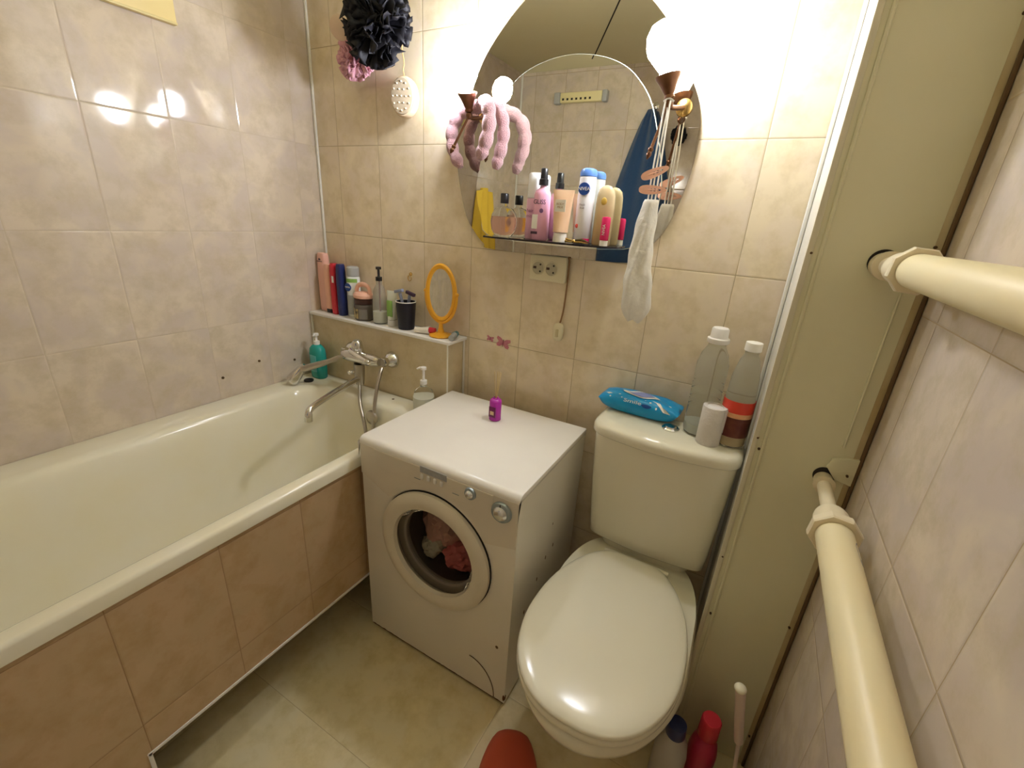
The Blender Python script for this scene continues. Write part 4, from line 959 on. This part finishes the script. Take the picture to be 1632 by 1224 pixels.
obj('brush_holder', lathe([(.036, 0), (.038, .004), (.034, .10), (.031, .102), (.031, .1), (.033, .008), (.0005, .008)], 28), M('pale_pink_plastic', (.72, .55, .50), .4), t)
obj('bristles', lathe([(.010, .012), (.022, .02), (.022, .08), (.008, .09)], 20), m_white, t)
obj('handle', tube([(0, 0, .09), (-.018, .0, .24), (-.019, .0, .245), (-.020, .0, .25), (-.047, 0, .390)], [.004, .004, .009, .0095, .0105], 16), M('rosy_plastic', (.70, .56, .48), .4), t)
obj('handle_knob', ball(new(), (-.048, 0, .394), .0125, (1, 1, .7), 20, 12), M('ivory_knob', (.85, .80, .62), .35), t)
# red slipper at the bottom edge
t = thing('slipper', 'orange red rubber slipper with rounded toe on the floor in front of the washer', 'slipper', (1.266, -.562, .0006), .40)
t.scale = (1.5, 1.4, 1.4)
m_slip = M('orange_red_rubber', (.55, .09, .045), .55)
def sole(z, k=1.):
    pts = []
    for i in range(48):
        a = 2 * PI * i / 48; y = -.13 + .13 * math.cos(a) ; u = (y + .26) / .26
        wdt = (.036 + .014 * math.sin(u * PI * .9 + .0) + .006 * u) * abs(math.sin(a)) ** .55
        pts.append((math.copysign(wdt, math.sin(a)) * k, -.13 + (y + .13) * (1 - (1 - k) * .4), z))
    return pts
obj('sole', rings(new(), [sole(.0, .95), sole(.004), sole(.018), sole(.021, .96)]), m_slip, t)
bm = new(); rs = []
for i in range(15):
    y = -.003 - .135 * i / 14; u = (y + .26) / .26
    a_ = (y + .13) / .13; wdt = (.036 + .014 * math.sin(u * PI * .9) + .006 * u) * max(.05, math.sin(math.acos(max(-1, min(1, a_))))) ** .55
    hgt = .012 + .058 * (i / 14) ** .55
    rs.append([(wdt * .98 * math.cos(PI * j / 20), y, .0205 + hgt * math.sin(PI * j / 20) ** .75) for j in range(21)])
rings(bm, rs, (False, False), closed=False)
o = obj('upper', bm, m_slip, t); md = o.modifiers.new('thick', 'SOLIDIFY'); md.thickness = .0035; md.offset = -1

# ------------------------------------------------------------------ things seen only in the mirror
t = thing('wall_dispenser', 'cream bar with square holes and grey ends on the rear wall, seen in the mirror', 'rack', (.41, D + .0008, 1.978))
obj('bar', bx(-.125, .135, 0, .035, -.025, .027, bev=.006), M('cream_bar', (.82, .74, .40), .4), t)
for x0, x1 in ((-.165, -.1255), (.1355, .165)): obj('end_cap', bx(x0, x1, 0, .038, -.030, .030, bev=.006), m_grey, t)
for i in range(7): obj('hole', bx(-.11 + i * .028, -.098 + i * .028, .0352, .0362, -.014, -.003), m_dark, t)
def towel(name, label, x0, x1, z0, z1, m, c, axis='y', narrow=.35, folds=5):
    bm = new(); rows = []
    for k in (0, 1):
        g = []
        for i in range(25):
            f = i / 24; row = []
            for j in range(31):
                u = -1 + j / 15; hw = (x1 - x0) / 2 * (narrow + (1 - narrow) * min(1, f * 1.35) ** .8)
                fo = .014 * math.sin(u * folds * PI * .5 + 1.3 * f) * (1 - .4 * f) + (.004 if k else -.004)
                row.append(bm.verts.new((u * hw + (x0 + x1) / 2 * 0, fo, (z0 - z1) * f + .01 * math.cos(u * 3) * (1 - f))))
            g.append(row)
        rows.append(g)
    a_, b_ = rows
    for i in range(24):
        for j in range(30):
            bm.faces.new((a_[i][j], a_[i][j + 1], a_[i + 1][j + 1], a_[i + 1][j])); bm.faces.new((b_[i][j + 1], b_[i][j], b_[i + 1][j], b_[i + 1][j + 1]))
    for i in range(24):
        for j in (0, 30): bm.faces.new((a_[i][j], a_[i + 1][j], b_[i + 1][j], b_[i][j]))
    for j in range(30):
        for i in (0, 24): bm.faces.new((a_[i][j], a_[i][j + 1], b_[i][j + 1], b_[i][j]))
    t = thing(name, label, 'towel', c, 0 if axis == 'y' else PI / 2)
    obj('cloth', bm, m, t, angle=180)
    return t
towel('bath_towel', 'dark blue towel hanging on the rear wall, seen in the right of the mirror', .62, 1.06, 1.0, 1.90, M('blue_terry', (.02, .065, .16), .95, bump=.6, bs=300, sheen=.3), (.85, D + .05, 1.89), narrow=.16)
obj_h = thing('towel_hook', 'small chrome hook carrying the blue towel on the rear wall', 'hook', (.85, D + .0008, 1.90))
obj('hook_base', latheY([(.018, 0), (.018, .005), (.006, .008)], (0, 0, .02), 20), m_chrome, obj_h); obj('prong', tube([(0, .006, .02), (0, .045, .004), (0, .058, .010), (0, .06, .022)], .004, 8, smooth=2), m_chrome, obj_h)
towel('bath_towel', 'yellow towel hanging on the left wall, seen at the lower left of the mirror', .9, 1.16, 1.0, 1.45, M('yellow_terry', (.80, .55, .06), .9, bump=.4, bs=300), (.028, -1.15, 1.44), axis='x', narrow=.5)
random.seed(2); bm = new()
puff('mesh_sponge', 'small black mesh sponge hanging on the rear wall, seen dark in the mirror', (1.01, D + .055, 1.765), .042, m_blkmesh, 12, (1, .8, 1.2), (1.01, D + .012, 1.85))
bm.free()
